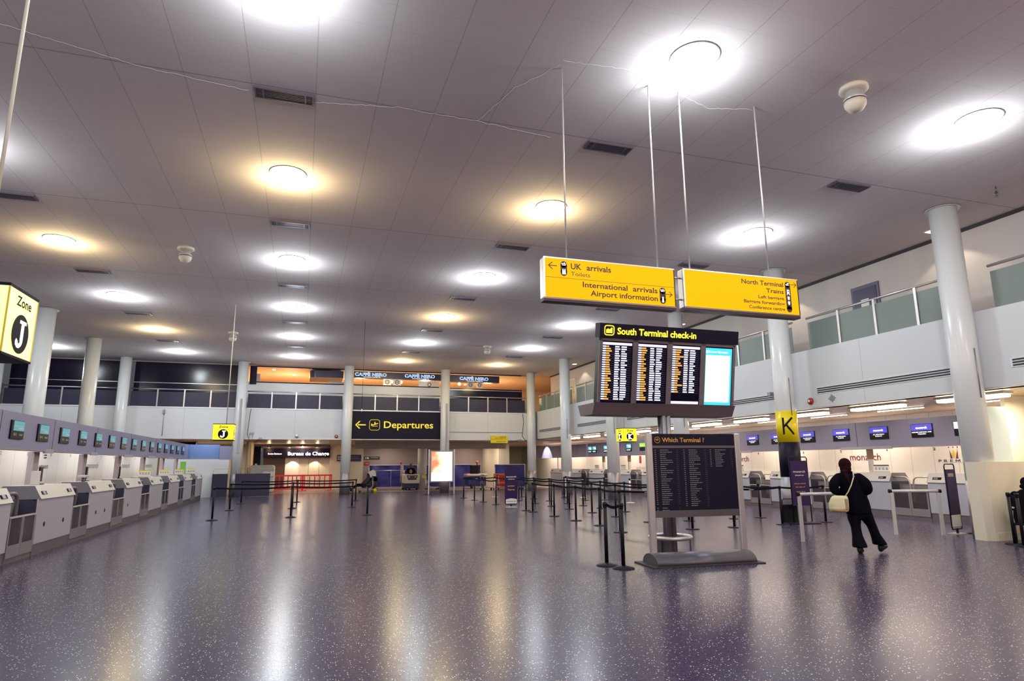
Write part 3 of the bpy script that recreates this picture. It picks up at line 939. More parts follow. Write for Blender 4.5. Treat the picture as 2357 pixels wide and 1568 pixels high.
MATS_S = dict(sw=mat('screen_white', (.8, .8, 1), .4, emit=.95, ecol=(.75, .78, 1)), so=mat('screen_orange', (1, .5, .1), .4, emit=.85, ecol=(1, .42, .06)),
              sl=mat('screen_lilac', (.7, .7, .9), .4, emit=.85, ecol=(.72, .70, .95)), sline=mat('screen_line', (.1, .1, .2), .4, emit=.12, ecol=(.6, .5, .9)),
              scy=mat('screen_cyan', (.1, .7, .8), .4, emit=.8, ecol=(.03, .62, .78)), spw=mat('screen_page', (1, 1, 1), .4, emit=1.5, ecol=(.93, .97, 1)),
              steal=mat('screen_teal', (.1, .4, .5), .4, emit=.32, ecol=(.10, .42, .50)), sblue=mat('screen_blue', (.1, .1, .6), .4, emit=.55, ecol=(.07, .05, .75)),
              sgreen=mat('screen_green', (.3, .7, .1), .4, emit=.8, ecol=(.30, .75, .06)))
for kk, vv in MATS_S.items(): M[kk] = vv
for k in range(4):
    x0 = -hw + k * colw + .065; x1 = x0 + colw - .13
    o = MB().box(x0 - .012, x1 + .012, -.012, 0, .085, 1.175, 'screenbk').build('screen', t); tl(o)
    c = MB()
    if k < 3:
        nrow = (24, 24, 20)[k]
        c.box(x0, x1, -.016, -.012, 1.12, 1.165, 'sl')
        for q in range(nrow):
            z = 1.085 - q * .0405
            c.box(x0 + .02, x1 - .01, -.0155, -.012, z - .013, z - .010, 'sline')
            c.box(x0 + .0, x0 + .062, -.017, -.012, z - .006, z + .017, 'sw')
            c.box(x0 + .067, x0 + .115 + rnd.uniform(.0, .075) * (1.6 if rnd.random() < .15 else 1), -.017, -.012, z - .006, z + .017, 'so')
            xm = x0 + .245
            c.box(xm, xm + rnd.choice((.075, .085, .10, .08)), -.017, -.012, z - .006, z + .017, 'sw')
            xm = x0 + .37
            c.box(xm, xm + rnd.choice((.105, .115, .11, .12, .075)), -.017, -.012, z - .006, z + .017, 'sw')
        if k == 2: c.box(x0, x1, -.016, -.012, .10, .15, 'sl')
    else:
        c.box(x0, x1, -.014, -.012, .095, 1.165, 'scy')
        c.box(x0 + .01, x1 - .04, -.016, -.012, .15, 1.03, 'spw')
        put_text(c, 'For your information', x0 + .07, 1.075, .42, 'spw', h=.04, y=-.017, bold=.01)
        c.cyl((x0 + .035, -.014, 1.09), (x0 + .035, -.017, 1.09), .028, 'spw', 16).cyl((x0 + .035, -.0145, 1.09), (x0 + .035, -.0175, 1.09), .02, 'scy', 16)
        put_text(c, 'i', x0 + .035, 1.078, .006, 'spw', h=.022, y=-.0185, align='c', bold=.02)
    cc = c.build('screen_content', o)
tray = MB()
tray.prism([(-.22, 2.70), (.5, 2.70), (.4, 2.50), (-.10, 2.50)], -1.50, 1.42, M['steel_dk'])
tt = tray.build('lower_housing', t); tt.data.materials[0] = MATS['bronze_frame']

# ring rail round the pole
t = thing('ring_rail', 'low polished steel ring guard around the flight display pole', 'guard rail', (FX - .03, FY - .05, 0), 0)
pts = [(.36 * math.cos(2 * PI * k / 40), .36 * math.sin(2 * PI * k / 40), .36) for k in range(40)]
MB().tube(pts, .035, 'steel_lt', 10, closed=True).build('ring', t)
for k in range(3):
    a = R(-40 + 120 * k)
    MB().box(-.05, .05, -.012, .012, 0, .34, 'steel_dk').build('leg', t)
    o = kids(t)[-1]
    o.location = (.345 * math.cos(a), .345 * math.sin(a), 0); o.rotation_euler = (0, 0, a + PI / 2)

# ================================================================== WHICH TERMINAL BOARD
t = thing('information_board', 'freestanding dark Which Terminal ? airline list board in a grey frame', 'information board', (6.45, 9.62, 0), R(-4))
bw = .79
MB().box(-bw - .11, -bw, -.03, .05, .08, 2.15, 'steel_lt', .015).build('left_post', t)
MB().box(bw, bw + .11, -.03, .05, .08, 2.15, 'steel_lt', .015).build('right_post', t)
PNL = MB().box(-bw, bw, -.01, .03, .86, 2.14, 'navy')
MB().box(-bw, bw, -.02, .035, .75, .86, 'steel_dk').build('lower_rail', t)
MB().box(-bw, bw, -.016, -.010, 1.90, 1.94, 'steel_dk').build('column_heading_bar', t)
L = MB()
put_text(L, 'Which Terminal ?', -.60, 2.00, .80, 'orange', h=.075, y=-.013, bold=.01)
rrc = [(-.69 + .05 * math.cos(2 * PI * k / 24), -.013, 2.035 + .05 * math.sin(2 * PI * k / 24)) for k in range(24)]
L.tube(rrc, .004, 'orange', 5, closed=True)
plane_icon(L, -.69, 2.04, .032, 'orange', y=-.014)
L.build('heading', t)
L = PNL
greyink = mat('grey_print', (.26, .25, .27), .6)
for cidx, (cx, rows) in enumerate(((-.75, 29), (-.21, 28), (.30, 9))):
    for q in range(rows):
        z = 1.86 - q * .0345
        if cidx == 0 and q > 26: z -= .03
        L.box(cx, cx + .025, -.0125, -.010, z, z + .009, greyink)
        x = cx + .10
        wt = rnd.uniform(.09, .24)
        x2 = x
        while x2 < x + wt:
            l = rnd.uniform(.02, .05); L.box(x2, min(x2 + l, x + wt), -.0125, -.010, z, z + .010, greyink); x2 += l + .008
        L.box(cx + .40, cx + .44, -.0125, -.010, z, z + .006, 'brownwall')
L.build('panel', t)
b = MB()
prof = []
for k in range(13):
    a = PI * k / 12
    prof.append((-.28 * math.cos(a), .02 + .17 * math.sin(a)))
b.prism(prof, -.93, .88, M['steel_dk'], 'x', True)
o = b.build('curved_base', t); o.data.materials[0] = mat('grey_base', (.09, .08, .10), .4, .2); o.location = (0, -.02, 0)
MB().box(-1.04, .98, -.38, .36, 0, .02, 'rubber').build('base_plate', t)
# ================================================================== QUEUE POSTS WITH BELTS
def post_parts(t, cone):
    if cone:
        MB().lathe([(.175, 0), (.175, .012), (.06, .045), (.03, .05)], 'blackm', n=24).build('base', t)
    else:
        MB().lathe([(.17, 0), (.17, .012), (.16, .02), (.03, .024)], 'blackm', n=24).build('base', t)
    MB().cyl((0, 0, .02), (0, 0, .93), .031, 'blackm', 16).build('pole', t)
    MB().cyl((0, 0, .93), (0, 0, .955), .036, 'black', 16).cyl((0, 0, .955), (0, 0, 1.0), .04, 'black', 16).lathe([(.04, 1.0), (.03, 1.012), (0, 1.014)], 'black', n=16).build('belt_head', t)
PP = {}
def qpost(x, y, label, group, cone=False, silver=False, belts=()):
    key = (cone, silver)
    if key not in PP:
        t = thing('queue_post', label, 'queue barrier post', (x, y, 0), 0, group)
        post_parts(t, cone)
        if silver:
            for c in kids(t):
                if c.name.startswith(('pole', 'base')):
                    c.data.materials.clear(); c.data.materials.append(M['steel_lt'])
        PP[key] = (t, kids(t))
    else:
        t = dup(PP[key][0], (x, y, 0), None, label, group, PP[key][1])
    for (bx, by) in belts:
        dx, dy = bx - x, by - y
        L_ = math.hypot(dx, dy)
        ang = math.atan2(dy, dx)
        n = max(6, int(L_ / .2))
        vs = []
        for k in range(n + 1):
            f = k / n
            s = .04 + (L_ - .085) * f
            z = .93 + .04 - .035 * 4 * f * (1 - f)
            vs += [(s, 0, z - .025), (s, 0, z + .025)]
        b = MB().add(vs, [(2 * k, 2 * k + 2, 2 * k + 3, 2 * k + 1) for k in range(n)], 'belt')
        vs2 = [(a, .002, c) for a, _, c in vs]
        b.add(vs2, [(2 * k + 1, 2 * k + 3, 2 * k + 2, 2 * k) for k in range(n)], 'belt')
        if (int(x * 10) + int(y * 3)) % 3 == 0 and not cone:
            s = .35 * L_
            zz = .925
            b.box(s, s + .16, -.003, -.001, zz + .0, zz + .018, 'steel_lt')
        o = b.build('belt', t)
        o.rotation_euler = (0, 0, ang)
    return t
# left pen: three rows of cone-footed posts
lft = [[(-2.55, 22.2), (-.25, 22.4), (2.18, 22.45)], [(-2.5, 26.8), (-.26, 27.0), (2.0, 26.85)], [(-2.47, 31.3), (-.12, 31.4), (2.5, 31.5)]]
rw = ['front', 'middle', 'rear']; cw = ['left-hand', 'middle', 'right-hand']
for a in range(3):
    for b in range(3):
        nx = [lft[a][b + 1]] if b < 2 else []
        qpost(lft[a][b][0], lft[a][b][1], 'black cone-footed belt post, %s one of the %s line on the open left floor' % (cw[b], rw[a]), 'left queue posts', True, False, nx)
rows = {
    'open-floor': (7.75, [14.4, 16.15, 17.75, 19.47, 21.49, 22.2, 25.97, 27.94, 29.48, 31.6]),
    'second': (9.46, [14.37, 16.5, 18.54, 20.3, 22.25, 24.05, 25.93, 28.06, 31.9]),
    'third': (10.70, [14.36, 16.41, 18.3, 20.27, 22.17, 23.77, 25.35, 27.43, 29.51, 31.3]),
    'fourth': (12.35, [14.52, 16.53, 27.2, 29.65]),
    'desk-side': (13.30, [14.61, 16.56, 24.7, 27.14, 29.57, 31.7]),
}
skip = {('open-floor', 4), ('open-floor', 5), ('fourth', 1), ('desk-side', 1), ('desk-side', 0), ('desk-side', 2)}
order = list(rows)
for rn in order:
    x, ys_ = rows[rn]
    for k, y in enumerate(ys_):
        xx = x - .3 if (rn, k) == ('open-floor', 0) else (x + .6 if (rn, k) == ('desk-side', 0) else x)
        b = []
        if k + 1 < len(ys_) and (rn, k) not in skip:
            b.append((x, ys_[k + 1]))
        if k == 0:
            q = order.index(rn)
            if q < 4: b.append((rows[order[q + 1]][0] + (.6 if q == 3 else 0), rows[order[q + 1]][1][0]))
        if k == len(ys_) - 1 and rn in ('open-floor',):
            b.append((rows[order[order.index(rn) + 1]][0], rows[order[order.index(rn) + 1]][1][-1]))
        sil = (rn == 'desk-side' and k in (2, 4, 5)) or (rn == 'second' and k == 8)
        qpost(xx, y, '%s belt post, %s from the front in the %s queue row' % ('silver' if sil else 'black', ORD[k], rn), 'centre queue posts', False, sil, b)
qpost(4.86, 9.92, 'black cone-footed belt post at front left of the information board, rear of the close pair', 'foreground pair of posts', True, False, [(4.97, 9.55)])
qpost(4.97, 9.55, 'black cone-footed belt post nearest the camera, by the board base', 'foreground pair of posts', True)
qpost(14.82, 11.12, 'black belt post beside the narrow purple sign at right', 'right edge posts', False)
qpost(13.62, 9.43, 'black belt post at the right edge, left one of a pair', 'right edge posts', False, False, [(13.45, 9.15)])
qpost(13.45, 9.15, 'black belt post at the right edge, right one of a pair', 'right edge posts', False)

# ================================================================== CHECK-IN DESKS
DW = 2.03
def desk_proto(label, bodymat, topmat, group, loc, rz, near):
    """near = -1: the near end is at local x=0, +1: at local x=DW"""
    t = thing('check_in_desk', label, 'check-in desk', loc, rz, group)
    MB().box(0, DW, .02, .75, 0, .2, 'plinth').build('plinth', t)
    MB().box(0, DW, 0, .03, .205, 1.05, bodymat, .004).build('front_panel', t)
    for x0 in (0, DW - .03):
        MB().box(x0, x0 + .03, .03, .78, .2, 1.05, 'smoke').build('end_panel', t)
    b = MB()
    b.prism([(-.035, 1.05), (.10, 1.30), (.62, 1.30), (.80, 1.05)], .012, DW - .012, M[topmat], 'x')
    b.build('top_hood', t)
    for x0, x1 in ((0, .012), (DW - .012, DW)):
        e = MB(); e.prism([(-.037, 1.048), (.10, 1.302), (.62, 1.302), (.80, 1.048)], x0, x1, M['deskside'], 'x'); e.build('hood_end', t)
    for x0 in (.16, DW - .42):
        s = MB(); s.prism([(.0, 1.13), (.035, 1.195), (.045, 1.19), (.02, 1.12)], x0, x0 + .26, M['ink'], 'x')
        s.prism([(-.012, 1.135), (.028, 1.20), (.04, 1.195), (.0, 1.13)], x0 + .04, x0 + .17, M['steel_dk'], 'x')
        s.build('card_slot', t)
    MB().box(0, DW, .05, .10, 1.02, 1.05, 'ink').build('shadow_gap', t)
    return t
def baggage_lane(label, group, loc, rz, near, glass='glasspane'):
    """1.2 m wide gap between desks: scale belt behind two glazed gates"""
    t = thing('baggage_scale', label, 'baggage scale', loc, rz, group)
    w_ = 1.2
    MB().box(.01, w_ - .01, .12, 1.4, .0, .42, 'plinth').box(.01, w_ - .01, .9, 1.4, .42, .75, 'deskside').build('machine_base', t)
    MB().box(.08, w_ - .08, .14, 1.0, .42, .45, 'rubber').build('belt', t)
    MB().box(.01, w_ - .01, .02, .06, 0, .09, 'plinth').build('kick_rail', t)
    for k in range(2):
        x0 = .02 + k * .585
        g = MB()
        g.box(x0, x0 + .05, 0, .035, .09, .77, 'steel').box(x0 + .525, x0 + .575, 0, .035, .09, .77, 'steel').box(x0 + .05, x0 + .525, 0, .035, .09, .30, 'steel').box(x0, x0 + .575, -.01, .05, .77, .795, 'alum')
        go = g.build('gate', t)
        MB().box(x0 + .05, x0 + .525, .012, .02, .30, .77, glass).build('glass_pane', go)
    # guard bar: post, rail and curved head
    for sd in ((0, 1) if near > 0 else (0,)):
        f = (lambda a: w_ - a) if sd else (lambda a: a)
        MB().tube([(f(.0), .12, 1.19), (f(.38), .12, 1.19), (f(.46), .12, 1.17), (f(.52), .12, 1.11), (f(.54), .12, 1.03), (f(.54), .16, .45)], .022 if near > 0 else .034, 'steel_lt' if near > 0 else 'plinth', 8).build('guard_rail', t)
    MB().box(.03, w_ - .03, .30, .34, .62, .98, 'deskside').box(.10, w_ - .10, .285, .30, .80, .93, 'steel').build('scale_display', t)
    return t
lg = 'left check-in desks'
lproto = desk_proto('pale lilac check-in desk with cream sloping hood, nearest in the left row', 'desk', 'desktop', lg, (-4.8, 14.86 - 3.29, 0), PI / 2, -1)
ld = kids(lproto)
hol = []
LY0 = [11.58, 14.86, 18.08, 21.33, 24.6, 27.95, 31.22, 34.55]
for k, y in enumerate(LY0):
    if k == 0:
        d = lproto; d.location = (-4.8, y, 0)
    else:
        d = dup(lproto, (-4.8, y, 0), None, 'pale lilac check-in desk with cream sloping hood, %s from the front in the left row' % ORD[k], None, ld)
    hl = {0: (1.0,), 1: (.42, 1.5), 2: (.6, 1.35), 3: (.45,)}.get(k, ())
    for hx in hl:
        MB().lathe([(.0, -.004), (.045, -.004), (.05, 0)], 'ink', n=20).build('cable_hole', d)
        o = kids(d)[-1]; o.location = (hx, -.001, .55); o.rotation_euler = (R(90), 0, 0)
lb0 = baggage_lane('baggage scale with two glazed steel gates, nearest gap of the left row', 'left baggage scales', (-4.8, LY0[0] + DW + .02, 0), PI / 2, -1)
lbk = kids(lb0)
for k in range(1, 7):
    gp = LY0[k + 1] - LY0[k] - DW
    dup(lb0, (-4.8, LY0[k] + DW + (gp - 1.2) / 2, 0), None, 'baggage scale with two glazed steel gates, %s gap from the front in the left row' % ORD[k], None, lbk)
for k, y in enumerate(LY0):
    y0 = y + DW * .05
rg = 'right check-in desks'
RYD = [13.88 + 3.24 * k - 3.24 * 1 for k in range(9)]   # upper ends (larger Y) are these + something
rproto = None
RY0 = [13.86, 17.10, 20.34, 23.58, 26.82, 30.06, 33.30, 36.54, 39.78, 43.02]       # far end of each desk
for k, y in enumerate(RY0):
    lb = 'blue-grey check-in desk, %s from the front in the right row' % ORD[k]
    if rproto is None:
        rproto = desk_proto(lb, 'rdesk' if 'rdesk' in M else 'lilac', 'rtop' if 'rtop' in M else 'desktop', rg, (16.9, y, 0), -PI / 2, 1); rk = kids(rproto)
    else:
        dup(rproto, (16.9, y, 0), None, lb, None, rk)
    # the gap just beyond
rb0 = None
for k in range(9):
    gp = RY0[k + 1] - DW - RY0[k]
    y = RY0[k] + 1.2 + (gp - 1.2) / 2
    lb = 'baggage scale with glazed gates, %s gap from the front in the right row' % ORD[k]
    if rb0 is None:
        rb0 = baggage_lane(lb, 'right baggage scales', (16.9, y, 0), -PI / 2, 1); rbk = kids(rb0)
        for o in rbk:
            pass
    else:
        dup(rb0, (16.9, y, 0), None, lb, None, rbk)
y = RY0[0] - DW - 1.22
# ------------------------------------------------ things on the desks
def desk_monitor(label, loc, rz):
    t = thing('desk_monitor', label, 'monitor', loc, rz, 'staff monitors on the left desks')
    MB().box(-.2, .2, 0, .035, .06, .36, 'blackm', .008).build('screen_back', t)
    MB().box(-.09, .09, -.06, .08, 0, .015, 'black').cyl((0, .03, 0), (0, .03, .12), .02, 'black').build('stand', t)
for k, y in enumerate((13.2, 16.2, 19.3, 22.5)):
    desk_monitor('black staff monitor seen from behind on the %s left desk' % ORD[k], (-5.25, y, 1.30), PI / 2 + .2)
def sign_card(label, loc, rz, top, group):
    t = thing('desk_notice', label, 'notice stand', loc, rz, group)
    MB().box(-.28, .28, -.01, .01, .0, .05, 'trim').build('holder', t)
    MB().box(-.28, .28, -.008, .004, .05, .24, 'paper').build('notice_card', t)
    L = MB().box(-.28, .28, -.011, -.008, .20, .24, top)
    for q in range(4):
        L.box(-.24 + q * .13, -.15 + q * .13, -.011, -.008, .08, .17, 'steel_lt')
    L.build('notice_print', t)
for k, y in enumerate((25.2, 28.6, 31.9, 35.1)):
    sign_card('white notice stand with yellow top edge on left desk, %s of four' % ORD[k], (-5.15, y, 1.30), PI / 2 - .5, 'yellow', 'notice stands on the left desks')
for k, y in enumerate((12.15, 15.6, 19.0, 22.5, 26.3, 29.3, 32.6, 36.0)):
    sign_card('white notice stand with dark top edge on the %s desk of the right row' % ORD[k], (17.2, y, 1.30), -PI / 2, 'steel_dk', 'notice stands on the right desks')
t = thing('scale_reader', 'small white reader box on the third left desk', 'reader', (-5.1, 18.5, 1.30), PI / 2)
MB().box(-.14, .14, -.08, .1, .10, .16, 'trim', .01).build('reader_body', t)
MB().cyl((0, 0, 0), (0, 0, .10), .04, 'steel_dk').build('reader_foot', t)
t = thing('label_printer', 'grey upright label printer standing on the second left desk', 'printer', (-5.2, 15.75, 1.30), PI / 2 + .3)
MB().box(-.05, .05, -.08, .08, 0, .28, 'trim', .01).build('printer_body', t)
MB().box(-.035, .035, -.085, -.08, .15, .22, 'ink').build('paper_slot', t)

# ------------------------------------------------ bulkheads with screens, pillars, back panels
def bulkhead(name, label, loc, rz, L_, z0, z1, m, seams, strips):
    t = thing(name, label, 'bulkhead', loc, rz)
    MB().box(0, L_, 0, .22, z0, z1, m).build('panel', t)
    s = MB()
    for x in seams: s.box(x - .006, x + .006, -.003, 0, z0, z1, 'ink')
    s.box(0, L_, -.006, .23, z0 - .025, z0, 'taupe')
    s.build('seams_and_edge', t)
    for x, wd in strips:
        MB().box(x, x + wd, -.012, .02, z0 - .06, z0 + .03, 'lilac').build('cable_tray', t)
    return t
LB0 = 7.0
bulkhead('left_bulkhead', 'long lilac-grey bulkhead above the left check-in desks', (-5.5, LB0, 0), PI / 2, 36.1 - LB0, 2.03, 2.745, 'header', [14.6 - LB0, 17.4 - LB0, 20.7 - LB0, 24.5 - LB0, 28.4 - LB0], [(17.0 - LB0, .5), (20.3 - LB0, .6), (23.8 - LB0, 1.2), (27.3 - LB0, 1.2), (31.0 - LB0, 1.2)])
bulkhead('end_bulkhead', 'blue-lit bulkhead crossing the far end of the left desks', (-5.5, 36.1, 0), 0, 1.45, 2.03, 2.74, 'headerblue', [], [])
bulkhead('corner_bulkhead', 'short purple-grey bulkhead between the blue one and the column', (-4.03, 36.0, 0), 0, .6, 2.0, 2.66, 'header', [], [])
RB1 = 37.9
bulkhead('right_bulkhead', 'long lilac-grey bulkhead above the right check-in desks', (17.5, RB1, 0), -PI / 2, RB1 - 9.05, 2.09, 2.91, 'header', [RB1 - 13.2, RB1 - 16.7, RB1 - 20.2, RB1 - 24.0, RB1 - 28, RB1 - 33.5], [(RB1 - 17.4, 2.0), (RB1 - 24, 2.0), (RB1 - 13.2, 2.6)])
rbh = bulkhead('rear_bulkhead', 'plain spotlit bulkhead beyond the right desks', (17.5, 48.9, 0), -PI / 2, 10.7, 2.09, 2.91, 'header', [9.3], [])
for x in (.1, 5.3):
    MB().box(x - .05, x + .05, .20, .26, 0, 2.2, 'steel_lt').build('support_post', rbh)
lamp('SPOT', 'bulkhead_spot', (16.5, 45.2, 3.10), 330, (1, .95, .9), rot=(0, R(-40), 0), radius=.05).data.spot_size = R(80)
lamp('AREA', 'blue_end_light', (-4.7, 35.2, 3.3), 14, (.5, .7, 1.0), .5, rot=(R(70), 0, 0))

def screen(label, loc, rz, w_, h_, kind, group):
    t = thing('counter_screen', label, 'display screen', loc, rz, group)
    MB().box(-w_ / 2, w_ / 2, -.03, 0, -h_ / 2, h_ / 2, 'screenbk', .006).build('bezel', t)
    c = MB()
    a, b = w_ / 2 - .015, h_ / 2 - .012
    y = -.032
    if kind == 'teal':
        c.box(-a + .08, a, y, -.03, -.02, b, 'steal')
        put_text(c, 'AMERICAN', -a + .09, b - .12, w_ * .66, 'whiteink', h=.035, y=y - .002)
        put_text(c, 'Gatwick', a - .02, .01, w_ * .42, 'whiteink', h=.05, y=y - .002, align='r', bold=.02)
        put_text(c, '20:12', -a + .10, -b + .06, .15, 'whiteink', h=.045, y=y - .002)
        put_text(c, 'closed', a - .06, -b + .06, .16, 'whiteink', h=.045, y=y - .002, align='r')
    elif kind == 'blue':
        c.box(-a, a, y, -.03, .0, b, 'sblue')
        put_text(c, 'monarch', 0, .055, w_ * .52, 'whitelit', h=.065, y=y - .002, align='c', bold=.02)
        put_text(c, 'ALL MONARCH', 0, -.06, w_ * .6, 'whitelit', h=.032, y=y - .002, align='c', bold=.01)
        put_text(c, 'FLIGHTS', 0, -.115, w_ * .35, 'whitelit', h=.032, y=y - .002, align='c', bold=.01)
    elif kind == 'tobago':
        c.box(-a, a, y, -.03, .0, b, 'sblue')
        put_text(c, 'monarch', 0, .055, w_ * .52, 'whitelit', h=.065, y=y - .002, align='c', bold=.02)
        put_text(c, 'MON383 GRENADA AND', 0, -.06, w_ * .9, 'whitelit', h=.032, y=y - .002, align='c', bold=.01)
        put_text(c, 'TOBAGO', 0, -.115, w_ * .38, 'whitelit', h=.032, y=y - .002, align='c', bold=.01)
    elif kind == 'white':
        c.box(-a, a, y, -.03, .0, b, 'spw')
    elif kind == 'green':
        c.box(-a, a, y, -.03, .0, b, 'sgreen')
        put_text(c, 'OPEN', 0, .05, w_ * .3, 'whitelit', h=.04, y=y - .002, align='c')
    elif kind == 'cyan':
        c.box(-a + .05, a, y, -.03, -.04, b, 'scyan')
        c.box(-a + .1, a - .05, y - .002, y, .09, .115, 'whitelit').box(0, a - .05, y - .002, y, .02, .06, 'whitelit').box(-a + .08, a - .1, y - .002, y, -b + .05, -b + .09, 'whitelit')
    c.build('display', t)
    return t
M['scyan'] = mat('screen_light_cyan', (.1, .5, .7), .4, emit=.75, ecol=(.10, .50, .68))
for k in range(15):
    screen('portrait counter screen with teal picture, %s from the front on the left bulkhead' % ORD[k], (-5.5, 15.33 + 1.366 * k, 2.40), PI / 2, .62, .37, 'teal', 'left bulkhead screens')
rs = [(12.95, 'white'), (14.3, 'tobago'), (15.81, 'blue'), (17.33, 'blue'), (18.86, 'blue'), (20.42, 'blue'), (21.88, 'blue'), (23.3, 'blue'), (24.8, 'blue')]
for k, (y, kd) in enumerate(rs):
    d = {'white': 'screen with white upper half', 'tobago': 'screen listing Grenada and Tobago', 'blue': 'blue and black airline screen'}[kd]
    screen('%s, %s from the front on the right bulkhead' % (d, ORD[k]), (17.5, y, 2.535), -PI / 2, .70, .40, kd, 'right bulkhead screens')
for k, y in enumerate((30.85, 32.4, 33.9, 35.3, 36.9, 38.45, 39.9)):
    if y > 37.7: y = 37.9 - .35 - .0 * k if k == 5 else y
    if k == 6: continue
    screen('%s counter screen on the far right bulkhead, %s from its front' % ('green topped' if k == 0 else 'cyan', ORD[k]), (17.5, y, 2.51), -PI / 2, .62, .42, 'green' if k == 0 else 'cyan', 'far right bulkhead screens')
for k, y in enumerate((17.15, 20.6, 24.2, 27.7, 31.3, 34.5)):
    t = tag(MB().box(-.06, .06, -.15, .15, 0, 2.0, 'taupe').build('partition_post'), 'mauve-grey upright post under the left bulkhead, %s from the front' % ORD[k], 'post', 'left bulkhead posts')
    t.location = (-5.75, y, 0)
for k, y in enumerate((12.9, 16.36, 19.7, 23.0, 26.3, 29.5, 32.64, 35.9)):
    t = thing('partition_post', 'brown and silver upright post under the right bulkhead, %s from the front' % ORD[k], 'post', (17.62, y, 0), 0, 'right bulkhead posts')
    MB().box(-.06, .06, -.05, .05, 0, 1.72, 'steel_lt').build('lower_tube', t)
    MB().box(-.07, .07, -.07, .07, 1.72, 2.065, 'steel' if 0 else 'bronzeb' if 'bronzeb' in M else 'taupe').build('upper_sleeve', t)
# ------------------------------------------------ printing on the back panels
def wall_print(name, label, cat, loc, rz, fn, group=None):
    m_ = MB(); fn(m_)
    o = m_.build(name); o.location = loc; o.rotation_euler = (0, 0, rz)
    return tag(o, label, cat, group)
XP = -7.19
def T(s_, w_, h_, m_, b_=.0):
    return lambda mb: put_text(mb, s_, 0, 0, w_, m_, h=h_, y=-.003, align='c', bold=b_)
def flagfn(mb):
    for q in range(5):
        mb.box(-.1 if q > 1 else .02, .22, -.004, -.001, .30 + q * .075, .33 + q * .075, 'navy')
    mb.box(-.2, .0, -.004, -.001, .56, .59, 'navy').box(-.12, -.08, -.004, -.001, .48, .66, 'navy')
    put_text(mb, '& AIRWAYS', 0, 0, .85, 'ink', h=.10, y=-.003, align='c', bold=.01)
wall_print('airline_logo', 'striped flag logo over the word AIRWAYS on the left back panels', 'wall lettering', (XP, 23.1 - .9, 1.62), PI / 2, flagfn)
for k, y in enumerate((28.2, 34.3 - .2)):
    pass
wall_print('airline_lettering', 'monarch lettering on the left back panels, nearest of three', 'wall lettering', (XP, 26.95, 1.62), PI / 2, T('monarch', 1.35, .2, 'taupe'), 'monarch lettering on the left')
wall_print('airline_lettering', 'monarch lettering on the left back panels, middle of three', 'wall lettering', (XP, 31.6, 1.62), PI / 2, T('monarch', 1.35, .2, 'taupe'), 'monarch lettering on the left')
wall_print('airline_lettering', 'monarch lettering on the left back panels, furthest of three', 'wall lettering', (XP, 36.0, 1.62), PI / 2, T('monarch', 1.35, .2, 'taupe'), 'monarch lettering on the left')
ns = ['22', '23', '24', '25', '26', '27', '28', '29', '30']
for k, s_ in enumerate(ns):
    wall_print('counter_number', 'small black counter number on left back panels, %s from the front' % ORD[k], 'number', (XP, 19.3 + k * 1.72, 1.98), PI / 2, T(s_, .10, .09, 'ink'), 'left counter numbers')
XQ = 19.19
wall_print('airline_lettering', 'dark red monarch lettering behind the woman on the right back panels', 'wall lettering', (XQ, 18.05, 1.69), -PI / 2, T('monarch', 1.32, .24, 'plum'), 'monarch lettering on the right')
wall_print('airline_lettering', 'dark red monarch lettering right of the information board', 'wall lettering', (XQ, 25.05, 1.69), -PI / 2, T('monarch', 1.32, .24, 'plum'), 'monarch lettering on the right')
wall_print('premium_lettering', 'widely spaced PREMIUM lettering at the right end of the back panels', 'wall lettering', (XQ, 14.6, 1.60), -PI / 2, T('P R E M I U M', 1.3, .09, 'ink'))
def crown(mb):
    for q in (-.14, 0, .14):
        mb.cyl((q, -.001, .34), (q, -.004, .34), .018, 'ink', 14)
    mb.add([(0, -.003, .0), (.055, -.003, .14), (0, -.003, .28), (-.055, -.003, .14)], [(0, 1, 2, 3)], 'yellow')
    for sg in (-1, 1):
        mb.add([(sg * .05, -.003, 0), (sg * .12, -.003, 0), (sg * .13, -.003, .28)], [(0, 1, 2)], 'plum')
wall_print('crown_emblem', 'purple and yellow crown emblem above the PREMIUM lettering', 'emblem', (XQ, 14.72, 1.72), -PI / 2, crown)
for k, (s_, y) in enumerate((('3', 15.35), ('4', 17.1), ('5', 19.1), ('6', 21.0), ('8', 23.7), ('9', 26.9))):
    wall_print('counter_number', 'small dark counter number on right back panels, %s from the front' % ORD['345689'.index(s_)], 'number', (XQ, y, 1.98), -PI / 2, T(s_, .07, .09, 'ink'), 'right counter numbers')
wall_print('red_notice', 'small red notice on the far right back panels', 'notice', (XQ, 34.2, 1.65), -PI / 2, lambda mb: mb.box(-.12, .12, -.006, -.001, 0, .42, 'redp'))
wall_print('pink_lettering', 'faint pink lettering below the red notice on the far right panels', 'wall lettering', (XQ, 34.2, 1.30), -PI / 2, T('airlines', 1.1, .16, 'pink'))
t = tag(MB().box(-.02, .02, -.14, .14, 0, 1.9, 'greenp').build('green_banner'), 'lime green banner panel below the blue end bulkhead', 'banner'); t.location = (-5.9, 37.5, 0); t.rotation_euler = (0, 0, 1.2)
struct('wall_left_end', MB().box(-7.2, -3.8, 38.5, 38.6, 0, 2.7, 'white'))

